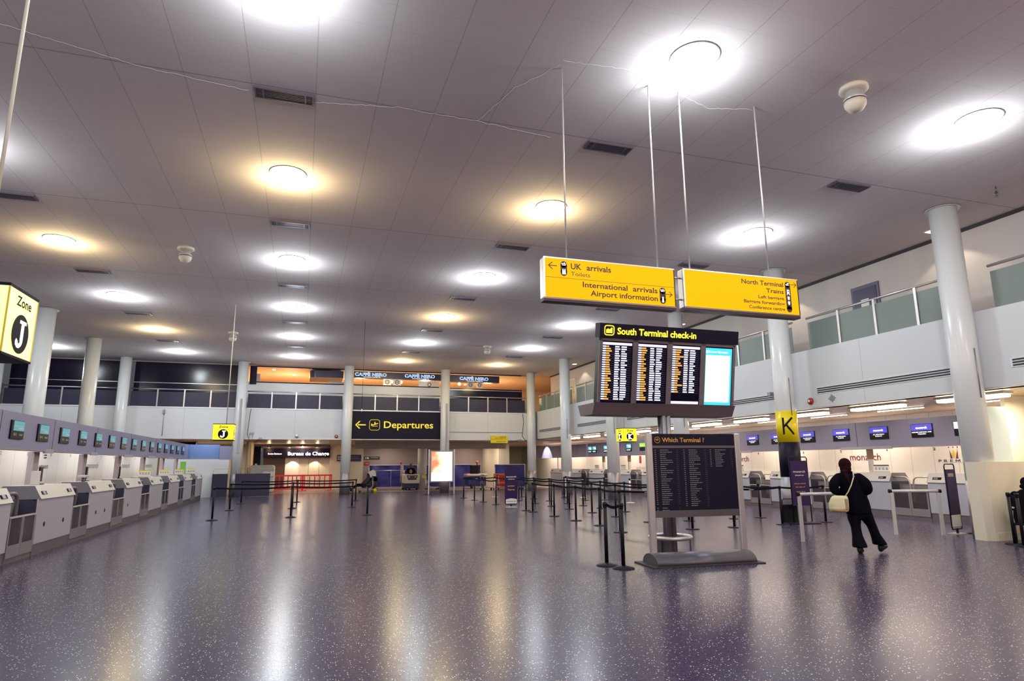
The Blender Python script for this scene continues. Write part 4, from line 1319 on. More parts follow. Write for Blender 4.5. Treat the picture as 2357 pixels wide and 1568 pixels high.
# ------------------------------------------------ purple airline totem signs
def totem(label, loc, rz, h=1.52, wd=.50, lines=(), base=True, hoop=False, foot=True):
    t = thing('totem_sign', label, 'floor sign', loc, rz, 'purple airline floor signs')
    z0 = .10
    b = MB()
    bm = bmesh.new()
    r = .07
    pts = []
    for (cx, cz, a0) in ((wd / 2 - r, h - r, 0), (-wd / 2 + r, h - r, 90), (-wd / 2 + r, z0 + r, 180), (wd / 2 - r, z0 + r, 270)):
        for k in range(6):
            a = R(a0 + 18 * k); pts.append((cx + r * math.cos(a), cz + r * math.sin(a)))
    b.prism(pts, -.035, .035, M['purple'], 'y')
    b.build('panel', t)
    bm.free()
    if foot:
        MB().lathe([(.24, 0), (.24, .012), (.05, .035)], 'steel_lt', n=24, sy=.8).cyl((0, 0, .03), (0, 0, .12), .03, 'blackm').build('base', t)
    L = MB()
    for (s_, z, w_, hh, m_) in lines:
        put_text(L, s_, 0, z, w_, m_, h=hh, y=-.039, align='c', bold=.01)
    if lines: L.build('lettering', t)
    return t
t = totem('purple floor sign reading monarch check-in enter here, before the queue', (7.84, 24.2, 0), R(-4), lines=[('monarch', 1.13, .40, .07, 'whiteink'), ('check-in', 1.05, .25, .045, 'whiteink'), ('enter', .78, .29, .07, 'orange'), ('here', .64, .26, .07, 'orange')])
c = MB()
pt = [(-.22, .14), (.22, .14), (.22, .30)] + [(.22 - .44 * k / 8, .30 + .035 * math.sin(PI * k / 8)) for k in range(1, 9)]
c.prism(pt, -.045, -.036, M['paper'], 'y'); c.build('white_footer', t)
L = MB(); put_text(L, 'monarch', 0, .20, .36, 'ink', h=.06, y=-.047, align='c'); L.build('footer_lettering', t)
t = thing('totem_sign', 'leaning purple sign reading monarch check-in please check the size of, by the K column', 'floor sign', (13.0, 14.45, 0), R(-8), 'purple airline floor signs')
MB().box(-.27, .25, .0, .03, .48, 1.68, 'purple').build('panel', t)
MB().tube([(-.28, .015, .05), (-.28, .015, 1.74), (-.25, .015, 1.78), (.23, .015, 1.78), (.26, .015, 1.74), (.26, .015, .05)], .014, 'blackm', 8).build('frame_hoop', t)
MB().box(-.48, .42, -.14, .30, 0, .025, 'blackm').build('base_plate', t)
MB().box(-.42, -.02, .22, .26, .03, .50, 'black').build('rear_panel', t)
MB().tube([(-.44, .24, .03), (-.44, .24, .62), (-.41, .24, .65), (-.1, .24, .65)], .011, 'blackm', 8).build('rear_hoop', t)
L = MB()
for s_, z, w_, hh, m_ in (('monarch', 1.36, .36, .06, 'whiteink'), ('check-in', 1.27, .26, .045, 'whiteink'), ('please check', 1.05, .34, .04, 'orange'), ('the size of', .96, .28, .04, 'orange'), ('your hand', .84, .26, .035, 'orange'), ('baggage', .76, .22, .035, 'orange')):
    put_text(L, s_, -.01, z, w_, m_, h=hh, y=-.004, align='c')
L.build('lettering', t)
t = thing('totem_sign', 'narrow purple sign seen almost edge-on in a black frame, right of the woman', 'floor sign', (14.45, 11.25, 0), R(12), 'purple airline floor signs')
MB().box(-.2, .2, -.012, .012, .30, 1.45, 'purple').build('panel', t)
MB().tube([(-.22, 0, .16), (-.2, 0, .1), (.2, 0, .1), (.22, 0, .16), (.22, 0, 1.52), (.19, 0, 1.57), (-.19, 0, 1.57), (-.22, 0, 1.52)], .014, 'blackm', 8, closed=True).build('frame_hoop', t)
MB().box(-.2, .2, -.014, .014, .16, .42, 'paper').build('white_footer', t)
MB().box(-.12, .12, -.015, .015, 1.28, 1.36, 'steel').build('label_strip', t)
MB().box(-.2, .2, -.14, .14, 0, .012, 'steel_lt').box(-.02, .02, -.02, .02, .01, .12, 'blackm').build('base_plate', t)
t = thing('totem_sign', 'dark purple sign with silver hooped top partly behind the information board', 'floor sign', (14.3, 23.0, 0), R(-40), 'purple airline floor signs')
MB().box(-.25, .25, -.02, .02, .1, 1.62, 'navy').box(-.30, .2, .1, .2, 0, .62, 'black').build('panel', t)
MB().tube([(-.24, 0, 1.6), (-.22, 0, 1.72), (0, 0, 1.78), (.22, 0, 1.72), (.24, 0, 1.6)], .014, 'steel_lt', 8).build('top_hoop', t)
MB().box(-.3, .3, -.2, .2, 0, .015, 'blackm').build('base_plate', t)

# ------------------------------------------------ white tube barriers by the woman
def tube_gate(label, x0, y0, x1, y1):
    L_ = math.hypot(x1 - x0, y1 - y0); a = math.atan2(y1 - y0, x1 - x0)
    t = thing('tube_barrier', label, 'barrier', (x0, y0, 0), a, 'white tube barriers')
    MB().cyl((-.04, 0, .97), (L_ + .04, 0, .97), .034, 'alum', 14).build('top_tube', t)
    for x in (0, L_):
        MB().box(x - .035, x + .035, -.02, .02, 0, .94, 'trim').build('leg', t)
    for x in (-.06, L_ + .0):
        MB().cyl((x, 0, .97), (x + .06, 0, .97), .042, 'black', 14).build('end_clamp', t)
    return t
tube_gate('white tube barrier left of the woman, behind her bag', 10.12, 11.32, 11.55, 11.25)
tube_gate('white tube barrier right of the woman, before the glazed gates', 12.90, 11.50, 14.35, 11.70) if False else tube_gate('white tube barrier right of the woman, before the glazed gates', 13.0, 11.6, 13.86, 11.13)

# ------------------------------------------------ light-box poster at the rear column
t = thing('poster_lightbox', 'freestanding glowing poster case in front of the rear column', 'light-box poster', (7.55, 36.0, 0), R(-3))
MB().box(-.66, .66, 0, .14, .68, 2.42, 'steel').build('case', t)
ps = mat('poster_print', (.3, .25, .2), .4, emit=1.3, ecol=(1, .85, .75))
nt = ps.node_tree; bs = nt.nodes['Principled BSDF']
tc = nt.nodes.new('ShaderNodeTexCoord'); nz = nt.nodes.new('ShaderNodeTexNoise'); nz.inputs['Scale'].default_value = 1.6; nz.inputs['Detail'].default_value = 3
nt.links.new(tc.outputs['Object'], nz.inputs['Vector'])
sp = nt.nodes.new('ShaderNodeSeparateXYZ'); nt.links.new(tc.outputs['Object'], sp.inputs[0])
ad = nt.nodes.new('ShaderNodeMath'); ad.operation = 'MULTIPLY_ADD'; ad.inputs[1].default_value = .45; ad.inputs[2].default_value = .12
nt.links.new(sp.outputs[0], ad.inputs[0])
a2 = nt.nodes.new('ShaderNodeMath'); a2.operation = 'ADD'; nt.links.new(ad.outputs[0], a2.inputs[0]); nt.links.new(nz.outputs['Fac'], a2.inputs[1])
rp = nt.nodes.new('ShaderNodeValToRGB')
rp.color_ramp.elements[0].position = .40; rp.color_ramp.elements[0].color = (.75, .16, .05, 1)
rp.color_ramp.elements[1].position = .70; rp.color_ramp.elements[1].color = (1, .97, .86, 1)
e = rp.color_ramp.elements.new(.52); e.color = (1, .55, .28, 1)
nt.links.new(a2.outputs[0], rp.inputs[0]); nt.links.new(rp.outputs[0], bs.inputs['Emission Color'])
MB().box(-.59, .59, -.008, 0, 1.22, 2.36, ps).build('picture', t)
MB().box(-.59, .59, -.008, 0, .74, 1.22, mat('poster_white', (.8, .8, .8), .4, emit=1.6)).build('white_panel', t)
for x in (-.72, .72):
    MB().box(x - .03, x + .03, .04, .10, 0, 2.5, 'steel_lt').build('post', t)
MB().box(.50, .95, -.25, .35, 0, .012, 'blackm').build('foot_plate', t)
MB().box(-.95, -.5, -.25, .35, 0, .012, 'blackm').build('foot_plate', t)


# ------------------------------------------------ boxed foot of the nearest right column and its screens
t = thing('column_box', 'cream boxed-in low wall round the nearest right column', 'low wall', (13.60, 9.93, 0), R(0))
MB().box(0.26, 3.2, 0, .06, 0, 1.62, 'cream').box(.26, 3.2, .06, .8, 1.60, 1.62, 'cream').build('front_wall', t)
MB().prism([(.08, .10), (.22, 0), (.26, 0), (.26, .06), (.12, .12), (.12, .35), (.08, .35)], 0, 1.62, M['cream'], 'z').build('angled_end', t)
MB().box(.27, 3.2, -.012, 0, 0, .16, 'cream').build('skirting', t)
t = tag(MB().box(0, .85, 0, .02, 0, 1.24, 'paleglass').build('blue_grey_panel'), 'pale blue-grey screen panel standing above the boxed-in low wall', 'screen panel'); t.location = (14.42, 10.40, 1.62); t.rotation_euler = (0, 0, R(-4))
struct('wall_right_room', MB().box(14.8, 19.2, 8.9, 9.0, 0, 3.19, 'cream').box(16.1, 17.3, 10.9, 11.0, 0, 3.19, 'cream'))
lamp('AREA', 'room_light', (15.9, 10.1, 3.05), 60, (1, .90, .68), .6)

# ------------------------------------------------ wall fittings
def bell(label, x, y, z, rz, m_='redp'):
    t = thing('alarm_sounder', label, 'alarm', (x, y, z), rz)
    o = MB().lathe([(.10, 0), (.10, .05), (.07, .08), (0, .085)], m_, n=20).build('sounder', t); o.rotation_euler = (R(90), 0, 0)
    o = MB().lathe([(.045, .085), (.03, .10), (0, .105)], 'paper', n=16).build('lens', t); o.rotation_euler = (R(90), 0, 0)
    return t
bell('red alarm sounder on the right wall above the K column', XF, 15.2, 3.42, -PI / 2)
bell('red alarm sounder at the lower right of the wall over the bureau', 1.85, YB, 3.32, 0)
bell('grey round sounder on the wall over the bureau', -.35, YB, 3.32, 0, 'steel_lt')
t = thing('speaker_grille', 'diamond of small round speaker holes in the right wall', 'speaker', (XF - .002, 14.4, 3.43), -PI / 2)
g = MB()
for a in range(-3, 4):
    for b in range(-(3 - abs(a)), 4 - abs(a)):
        g.cyl((b * .042, -.001, a * .034), (b * .042, -.006, a * .034), .013, 'ventdark', 8)
g.build('holes', t)
def camera_unit(label, x, y, z, rz):
    t = thing('security_camera', label, 'security camera', (x, y, z), rz)
    MB().box(-.02, .02, -.18, 0, -.01, .03, 'steel_dk').build('bracket', t)
    MB().box(-.07, .07, -.34, -.1, -.06, .06, 'steel', .01).build('body', t)
camera_unit('boxy wall camera at the end of the right air grille', XF, 16.6, 3.77, -PI / 2)
camera_unit('small security camera under the upper left corner of the bureau opening', -2.3, YB, 3.16, 0)
camera_unit('security camera beside the rear corner column', 13.1, YB, 3.12, .4)
t = tag(MB().tube([(-2.9, YB - .03, 4.85), (-2.95, YB - .03, 4.3), (-3.0, YB - .03, 3.4), (-2.85, YB - .05, 3.0), (-2.5, YB - .05, 3.02), (-2.4, YB - .03, 3.15)], .012, 'ink', 6).build('hanging_cable'), 'black cable looping down the wall beside the bureau opening', 'cable')
t = tag(MB().tube([(13.45, YB - .03, 4.85), (13.5, YB - .03, 4.3), (13.4, YB - .03, 3.4), (13.6, YB - .03, 3.15), (13.9, YB - .05, 3.0)], .014, 'ink', 6).build('hanging_cable'), 'black cable running down beside the rear corner column', 'cable')
t = tag(MB().box(8.65, 13.4, YB - .03, YB, 3.62, 3.65, 'taupe').build('cable_conduit'), 'thin horizontal conduit across the cream wall above the yellow sign', 'conduit')
for (x, z, lb) in ((-7.3, 4.55, 'left of the dark pillar'),):
    t = tag(MB().cyl((x, YB - .02, 3.3), (x, YB - .02, 4.75), .015, 'steel').box(x - .05, x + .05, YB - .08, YB, 4.5, 4.7, 'steel').build('wall_aerial'), 'thin grey conduit and box on the wall above the left bulkhead', 'conduit')
t = thing('junction_box', 'small grey junction box with cables beside the bureau opening', 'junction box', (-2.8, YB, 3.42), 0)
MB().box(-.1, .14, -.06, 0, 0, .1, 'steel').build('box', t)
MB().cyl((-.05, -.03, 0), (-.07, -.03, -.25), .008, 'steel').cyl((.08, -.03, 0), (.07, -.03, -.3), .008, 'steel').build('wire', t)
t = thing('pendant_weight', 'thin dark cord with a white weight hanging near the departures sign', 'cord', (2.2, 26.3, HC))
MB().cyl((0, 0, 0), (0, 0, -3.62), .006, 'ink', 6).build('line', t)
MB().box(-.02, .02, -.02, .02, -3.72, -3.62, 'paper').build('weight', t)
tag(MB().cyl((13.2, YB - .05, 3.1), (12.45, YB - .05, 2.99), .012, 'ink').build('thin_cable'), 'thin cable from the corner column to the yellow sign', 'cable')

# ------------------------------------------------ doors and fittings on the upper levels
def updoor(n, y0, y1, m_, mf, x=15.85):
    d = MB().box(x - .05, x, y0 - .08, y1 + .08, 4.9, 6.86, mf).box(x - .065, x - .05, y0, y1, 4.9, 6.76, m_)
    o = struct('door_%d' % n, d)
    MB().box(x - .075, x - .065, (y0 + y1) / 2 - .14, (y0 + y1) / 2 + .14, 6.2, 6.42, 'paper').build('notice', o)
    MB().box(x - .09, x - .065, y0 + .05, y0 + .09, 5.9, 6.1, 'steel').build('handle', o)
updoor(1, 13.80, 14.62, 'plumdoor', 'lilacdoor')
updoor(2, 30.2, 31.2, 'cream', 'taupe')
updoor(3, 35.9, 36.9, 'cafe', 'paper')
t = thing('balcony_sign', 'dark wall bracket fittings high above the rear right balcony', 'wall fitting', (15.84, 31.5, 6.95), -PI / 2)
MB().box(0, 1.3, -.05, 0, .0, .06, 'steel_dk').box(.1, .4, -.2, -.05, -.15, .05, 'steel_dk').box(.8, 1.1, -.2, -.05, -.1, .1, 'steel_dk').build('bracket', t)

# ------------------------------------------------ cafe frontage
def cafe_board(label, x0, x1, texts, y=40.35, z0=7.02, z1=7.42):
    t = thing('cafe_sign', label, 'illuminated sign', (x0, y, z0), 0, 'cafe signs')
    MB().box(0, x1 - x0, 0, .5, 0, z1 - z0, 'navyblue').build('fascia_board', t)
    L = MB()
    for tx in texts:
        xx = tx - x0
        put_text(L, 'CAFF\u00c8 NERO', xx, .13, 2.0, 'ledblue', h=.19, y=-.006, align='l', bold=.035)
        put_text(L, 'THE ITALIAN COFFEE CO', xx + .5, .03, 1.1, 'whitelit', h=.05, y=-.006, align='l')
    if texts: L.build('lettering', t)
    L2 = MB()
    for tx in texts:
        put_text(L2, 'CAFF\u00c8 NERO', tx - x0, .13, 2.0, 'navyblue', h=.19, y=-.009, align='l', bold=-.004)
    if texts: L2.build('lettering_face', t)
    return t
cafe_board('cafe sign board with two outlined names above the departures sign', 2.55, 8.55, [2.85, 5.95])
cafe_board('cafe sign board with one outlined name at the right of the rear wall', 8.6, 12.3, [9.55], z0=6.98)
t = thing('cafe_bulkhead', 'blue curved-end cafe bulkhead above the bureau, lit orange beneath', 'bulkhead', (0, 40.6, 7.0), 0)
P = [(.55 + .25 * math.cos(a), .4 - .4 * math.sin(a) * 1) for a in [PI / 2 + PI / 2 * k / 6 for k in range(7)]]
poly = [(2.2, 0)] + [(.55 - .35 * math.sin(PI / 2 * k / 6), .35 - .35 * math.cos(PI / 2 * k / 6)) for k in range(7)] + [(.2, 2.4), (2.2, 2.4)]
MB().prism(poly, 0, .42, M['navyblue'], 'z').build('fascia', t)
t = thing('cafe_menu_board', 'row of grey and white square cafe notices, left group', 'notice board', (4.9, 40.5, 6.62))
for k in range(2):
    o = MB().box(.62 * k - .25, .62 * k + .25, 0, .03, 0, .40, 'paper' if k else 'trim').build('notice', t)
    rr_ = [(.62 * k + .12 * math.cos(2 * PI * q / 20), -.01, .2 + .12 * math.sin(2 * PI * q / 20)) for q in range(20)]
    MB().tube(rr_, .018, 'ink', 6, closed=True).box(.62 * k - .07, .62 * k + .07, -.012, 0, .185, .215, 'ink').build('round_logo', o)
t = thing('cafe_menu_board', 'grey wide cafe notice with round logo beside the rear centre column', 'notice board', (7.5, 40.5, 6.55))
o = MB().box(-.6, .75, 0, .03, 0, .40, 'trim').build('notice', t)
MB().tube([(.1 + .11 * math.cos(2 * PI * q / 20), -.01, .18 + .11 * math.sin(2 * PI * q / 20)) for q in range(20)], .018, 'ink', 6, closed=True).build('round_logo', o)
t = thing('cafe_menu_board', 'pair of square cafe notices with round logos in the right bay', 'notice board', (10.35, 40.5, 6.62))
for k in range(2):
    o = MB().box(.62 * k - .22, .62 * k + .22, 0, .03, 0, .38, 'trim' if k else 'paper').build('notice', t)
    MB().tube([(.62 * k + .11 * math.cos(2 * PI * q / 20), -.01, .19 + .11 * math.sin(2 * PI * q / 20)) for q in range(20)], .018, 'ink', 6, closed=True).box(.62 * k - .06, .62 * k + .06, -.012, 0, .175, .205, 'ink').build('round_logo', o)
for k, (x, w_, z_) in enumerate(((.9, .9, 6.58), (1.75, 1.6, 6.75), (-2.5, .3, 7.1))):
    tag(MB().box(x - .45, x + w_ - .45, 40.7, 40.75, 5.8, z_, 'steel').build('cafe_partition'), ('low grey partition inside the orange cafe', 'taller grey partition beside the bureau column', 'brown upright partition at the left end of the cafe')[k], 'partition')
rr3 = random.Random(5)
for k in range(14):
    x = -2 + k * 1.12 + rr3.uniform(-.2, .2); y = 42 + (k * 7 % 5) * 1.1
    tag(MB().lathe([(.09, 0), (.09, -.02), (0, -.03)], 'spotface', (x, y, 7.56), 16).build('cafe_downlight'), 'small round downlight in the orange cafe ceiling, %s from the left' % ORD[k], 'downlight', 'cafe downlights')
for k in range(4):
    x = (5.35, 5.95, 9.0, 9.9)[k]
    t = thing('pendant_light', 'glowing pendant bulb in the cafe, %s from the left' % ORD[k], 'pendant light', (x, 41.8, 7.56), 0, 'cafe pendant bulbs')
    MB().cyl((0, 0, 0), (0, 0, -.45), .008, 'ink', 6).build('cord', t)
    MB().ball((0, 0, -.55), .1, .1, .1, 'spotface', 12, 8).build('bulb', t)

# ------------------------------------------------ bureau de change
t = thing('bureau_shopfront', 'bureau de change shopfront with dark fascia and white lit letters', 'shopfront', (-3.2, 47.8, 0), 0)
MB().box(.65, 5.08, -.3, .5, 2.2, 2.85, 'navy').build('fascia', t)
MB().box(.6, 5.12, -.34, .5, 2.85, 2.98, 'brownwall').build('cornice', t)
L = MB(); put_text(L, 'Bureau de Change', 2.25, 2.36, 2.76, 'whitelit', h=.24, y=-.31, bold=.02)
L.build('lettering', t)
L = MB(); put_text(L, 'foreign Exchange', .95, 2.42, .9, 'whitelit', h=.10, y=-.31, bold=.02)
L.build('small_lettering', t)
MB().box(2.1, 3.0, .05, .1, 0, 2.2, 'paper').build('bright_shutter', t)
MB().box(3.0, 3.66, .06, .1, 0, 2.2, 'cream').box(3.68, 4.36, .06, .1, 0, 2.2, 'cream').box(4.38, 5.08, .06, .1, 0, 2.2, 'cream').build('shutter', t)
MB().box(.65, 2.1, .1, .15, 0, 2.2, 'brownwall').build('dark_doorway', t)
MB().box(5.08, 6.2, -.2, .4, 0, 3.12, 'cream').build('side_pier', t)
for k in range(4):
    x = (1.0, 2.3, 3.2, 4.2)[k]
    g = MB(); g.lathe([(.02, 0), (.12, -.10), (.13, -.13)], 'orange' if 0 else 'steel_lt', (x, -.55, 2.98), 16); g.cyl((x, -.55, 2.98), (x, -.3, 3.05), .01, 'steel_dk')
    o = g.build('sign_lamp', t)
    lamp('POINT', 'sign_lamp_light', (-3.2 + x, 47.1, 2.7), 12, (1, .75, .45), radius=.05)
for x in (2.6, 4.1):
    lamp('SPOT', 'shutter_light', (-3.2 + x, 47.55, 2.05), 30, (1, .8, .55), radius=.05, rot=(R(18), 0, 0)).data.spot_size = R(100)
struct('wall_bureau_side', MB().box(-3.3, -3.2, 43, 48.6, 0, 3.13, 'cream'))
def redbar(label, x0, y0, n, rz):
    t = thing('red_barrier', label, 'barrier', (x0, y0, 0), rz, 'red barriers at the bureau')
    g = MB(); w_ = 1.9
    g.box(0, w_, -.03, .03, .95, 1.05, 'red').box(0, w_, -.03, .03, .10, .20, 'red')
    g.box(0, .08, -.03, .03, 0, 1.05, 'red').box(w_ - .08, w_, -.03, .03, 0, 1.05, 'red')
    g.build('frame', t)
    b = MB()
    for q in range(n):
        x = .14 + q * (w_ - .28) / (n - 1)
        b.box(x - .035, x + .035, -.02, .02, .2, .95, 'red')
    b.build('bars', t)
    MB().box(.1, .3, -.25, .25, 0, .04, 'red').box(w_ - .3, w_ - .1, -.25, .25, 0, .04, 'red').build('feet', t)
redbar('red plastic crowd barrier at the left before the bureau', -1.75, 45.3, 7, R(4))
redbar('red plastic crowd barrier at the right before the bureau', .1, 45.6, 6, 0)
redbar('red plastic crowd barrier half behind the bureau column', 2.0, 46.0, 5, R(8)) if False else None

def dark_panel(label, x0, x1, y):
    t = thing('dark_screen_panel', label, 'screen panel', (x0, y, 0), 0, 'dark screen panels before the rear left column')
    w_ = x1 - x0
    MB().box(0, w_, 0, .06, .02, 1.24, 'smoke').build('panel', t)
    MB().tube([(.02, .03, 1.24), (.02, .03, 1.42), (.12, .03, 1.5), (w_ - .02, .03, 1.5), (w_ - .02, .03, 1.24)], .008, 'steel', 6).build('wire_top', t)
dark_panel('dark panel with wire top left of the rear column', -4.55, -3.78, 38.25)
dark_panel('wide dark panel with wire top right of the rear column', -3.4, -1.62, 38.25)
t = thing('white_kiosk', 'low white rounded counter behind the wide dark panel', 'counter', (-3.1, 43.5, 0), 0)
MB().box(0, 1.5, 0, .9, .0, 1.70, 'paper', .15).build('counter_body', t)
MB().box(.8, 1.45, -.1, 0, 1.0, 1.3, 'steel_lt').build('shelf', t)
t = thing('dark_totem', 'tall black cabinet left of the bureau', 'cabinet', (-3.0, 45.2, 0), 0)
MB().box(0, .42, 0, .3, 0, 2.9, 'black').build('cabinet', t); MB().box(.1, .25, -.01, 0, 1.55, 1.8, 'trim').build('label', t)
t = tag(MB().box(-3.0, -2.68, 47.1, 47.2, 0, 2.9, 'spotorange').build('orange_light_panel'), 'orange lit panel left of the bureau fascia', 'light panel')
t = thing('exit_sign', 'dark emergency exit sign above the blue end bulkhead', 'sign', (-7.8, 44.0, 2.85), 0)
MB().box(0, 1.5, 0, .08, 0, .28, 'navy').build('board', t)
L = MB(); put_text(L, 'Emergency exit', .1, .09, 1.2, 'whiteink', h=.1, y=-.004); L.build('lettering', t)

# ------------------------------------------------ rear centre: tarpaulins, trolleys, machine
rr4 = random.Random(11)
def tarp(label, x0, x1, y, h):
    t = thing('tarpaulin_screen', label, 'tarpaulin screen', (x0, y, 0), 0, 'blue tarpaulin screens')
    n = int((x1 - x0) / .12); vs = []; fs = []
    for a in range(n + 1):
        for b in range(9):
            x = (x1 - x0) * a / n; z = .06 + (h - .06) * b / 8
            yy = .06 * math.sin(x * 4.3 + b * .5) + .05 * noise.noise(Vector((x * 2 + x0, z * 2.5, 0)))
            vs.append((x, yy, z))
    for a in range(n):
        for b in range(8):
            fs.append((a * 9 + b, (a + 1) * 9 + b, (a + 1) * 9 + b + 1, a * 9 + b + 1))
    MB().add(vs, fs, 'tarp', True).build('sheet', t)
    MB().box(0, x1 - x0, -.03, .03, h, h + .04, 'steel_lt').build('top_rail', t)
    for x in (0, x1 - x0):
        MB().box(x - .025, x + .025, -.03, .03, 0, h + .04, 'steel_lt').build('post', t)
tarp('blue tarpaulin screen, leftmost, behind the wire cage', 4.65, 7.0, 47.6, 1.62)
tarp('blue tarpaulin screen behind the seated person on the machine', 7.1, 8.6, 47.6, 1.62)
tarp('blue tarpaulin screen left of the glowing poster', 8.75, 10.4, 47.4, 1.60)
tarp('blue tarpaulin screen right of the glowing poster', 10.6, 13.0, 47.6, 1.62)
tarp('blue tarpaulin screen, rightmost, near the rear corner', 13.05, 15.3, 44.0, 1.60)
t = thing('wire_cage_trolley', 'grey wire cage trolley standing before the blue tarpaulin', 'cage trolley', (4.75, 44.0, 0), 0)
g = MB()
for (x, y) in ((0, 0), (2.0, 0), (0, .7), (2.0, .7)): g.cyl((x, y, .12), (x, y, 1.3), .025, 'steel_lt', 8)
for z in (.15, 1.28):
    g.cyl((0, 0, z), (2.0, 0, z), .02, 'steel_lt', 8).cyl((0, .7, z), (2.0, .7, z), .02, 'steel_lt', 8).cyl((0, 0, z), (0, .7, z), .02, 'steel_lt', 8).cyl((2, 0, z), (2, .7, z), .02, 'steel_lt', 8)
g.cyl((1, 0, .15), (1, 0, 1.28), .018, 'steel_lt', 8)
g.build('frame', t)
MB().box(-.05, 2.05, -.03, .73, .12, .17, 'wood').build('deck', t)
MB().box(-.02, .02, .0, .7, .2, 1.2, 'wood').build('side_board', t)
for (x, y) in ((.1, .08), (1.9, .08), (.1, .62), (1.9, .62)):
    MB().cyl((x, y - .02, .055), (x, y + .02, .055), .055, 'rubber', 12).build('wheel', t)
t = thing('floor_scrubber', 'ride-on floor cleaning machine with white front and dark base', 'cleaning machine', (6.52, 43.0, 0), 0)
MB().box(0, 1.02, 0, 1.2, .42, 1.02, 'cream', .06).build('body', t)
g = MB(); g.prism([(.14, .96), (.88, .96), (.78, .66), (.24, .66)], -.02, 0, M['brownwall'], 'y'); g.build('control_plate', t)
MB().cyl((.3, -.03, .86), (.3, -.05, .86), .045, 'trim', 14).build('headlamp', t)
MB().cyl((.72, -.03, .86), (.72, -.05, .86), .045, 'trim', 14).build('headlamp', t)
MB().box(.03, .99, .02, 1.3, .10, .42, 'navyblue', .03).build('base_skirt', t)
for (x, y) in ((.15, .25), (.87, .25), (.5, 1.1)):
    MB().cyl((x - .05, y, .1), (x + .05, y, .1), .10, 'rubber', 14).build('wheel', t)
MB().cyl((1.05, 1.1, .5), (1.05, 1.1, 1.72), .02, 'steel_lt').lathe([(.07, 1.72), (.07, 1.84), (0, 1.87)], 'orangeb', (-.1, 1.1, 0), 14).cyl((-.1, 1.1, .5), (-.1, 1.1, 1.72), .02, 'steel_lt').build('beacon_pole', t)
def lug(label, x, y, rz):
    t = thing('luggage_trolley', label, 'luggage trolley', (x, y, 0), rz, 'luggage trolleys')
    MB().tube([(0, 0, .95), (0, 0, .35), (0, -.15, .18), (0, -.85, .13)], .018, 'steel_lt', 8).tube([(.5, 0, .95), (.5, 0, .35), (.5, -.15, .18), (.5, -.85, .13)], .018, 'steel_lt', 8).build('frame', t)
    MB().cyl((-.02, 0, .96), (.52, 0, .96), .024, 'black', 10).build('handle', t)
    MB().box(.02, .48, -.85, -.1, .14, .17, 'steel').build('deck', t)
    MB().box(.02, .48, -.02, .02, .4, .62, 'steel').build('basket', t)
    for (a, b) in ((.05, -.75), (.45, -.75), (.05, 0), (.45, 0)):
        MB().cyl((a - .02, b, .06), (a + .02, b, .06), .06, 'rubber', 12).build('wheel', t)
    return t
lug('steel luggage trolley with yellow bag beside the white machine', 8.0, 43.3, R(60))
for k in range(3):
    lug('steel luggage trolley by the rear corner column, %s from the left' % ORD[k], 11.3 + 1.0 * k, 40.6, R(100))
t = thing('utility_truck', 'blue machine with white deck and orange beacon behind the queue', 'cleaning machine', (11.0, 43.6, 0), 0)
MB().box(0, 1.3, 0, 1.0, .18, .78, 'tarp', .05).build('body', t)
MB().box(-.08, 1.42, -.06, 1.0, .84, .98, 'cream', .03).build('deck', t)
MB().cyl((.75, .4, .98), (.75, .4, 1.72), .03, 'ink').lathe([(.08, 1.72), (.08, 1.86), (0, 1.9)], 'orangeb', (.75, .4, 0), 14).build('beacon_pole', t)
MB().box(.35, 1.0, .7, .9, .98, 1.6, 'black', .05).build('seat', t)
for (x, y) in ((.25, 0), (1.05, 0)):
    MB().cyl((x - .06, y, .16), (x + .06, y, .16), .16, 'rubber', 14).build('wheel', t)
t = thing('orange_barrier', 'orange plastic road barrier behind the monarch floor sign', 'barrier', (12.45, 42.2, 0), 0)
MB().box(0, 1.0, 0, .10, .88, 1.02, 'orangeb', .02).box(0, .14, 0, .10, .0, .9, 'orangeb').box(.14, 1.0, 0, .08, .35, .48, 'orangeb').box(.9, 1.0, 0, .1, 0, .9, 'orangeb').build('frame', t)
MB().box(.14, .9, .02, .06, .05, .35, 'redp').box(.14, .9, .02, .06, .5, .86, 'redp').build('panel', t)
tag(MB().box(11.9, 12.95, 47.48, 47.50, .92, 1.0, 'red').build('red_tape'), 'strip of red tape across the blue tarpaulin right of the poster', 'tape')
tag(MB().cyl((4.4, 41.0, 0), (4.4, 41.0, .02), .1, 'yellow').lathe([(.14, 0), (.12, .16), (.1, .2), (0, .21)], 'yellow', (4.4, 41.0, 0), 14).build('yellow_bag'), 'small yellow bag on the floor below the reclining person', 'bag')
# wall signs at the rear
def wsign(name, label, x0, x1, z0, z1, m_, lines, y=48.5):
    t = thing(name, label, 'sign', (x0, y, z0), 0)
    MB().box(0, x1 - x0, 0, .04, 0, z1 - z0, m_).build('board', t)
    L = MB()
    for (a, b, c_, d, mm) in lines:
        L.box(a, b, -.004, -.001, c_, d, mm)
    if lines: L.build('print', t)
wsign('notice_sign', 'dark blue three-line notice sign left of the bureau column', 2.35, 3.05, 1.93, 2.38, 'navyblue', [(.05, .5, .32, .36, 'whiteink'), (.05, .6, .22, .26, 'whiteink'), (.05, .55, .12, .16, 'whiteink')], 47.3)
wsign('notice_sign', 'dark blue notice sign right of the bureau column', 3.35, 4.15, 1.93, 2.4, 'navyblue', [(.05, .6, .32, .35, 'steel'), (.05, .65, .2, .23, 'steel')])
wsign('exit_sign', 'green pictogram exit sign on the taupe rear wall', 4.35, 5.5, 2.05, 2.27, 'darkgreen', [(.08, .14, .05, .17, 'whiteink'), (.2, .34, .05, .17, 'whiteink'), (.5, 1.0, .12, .16, 'steel')], 48.56)
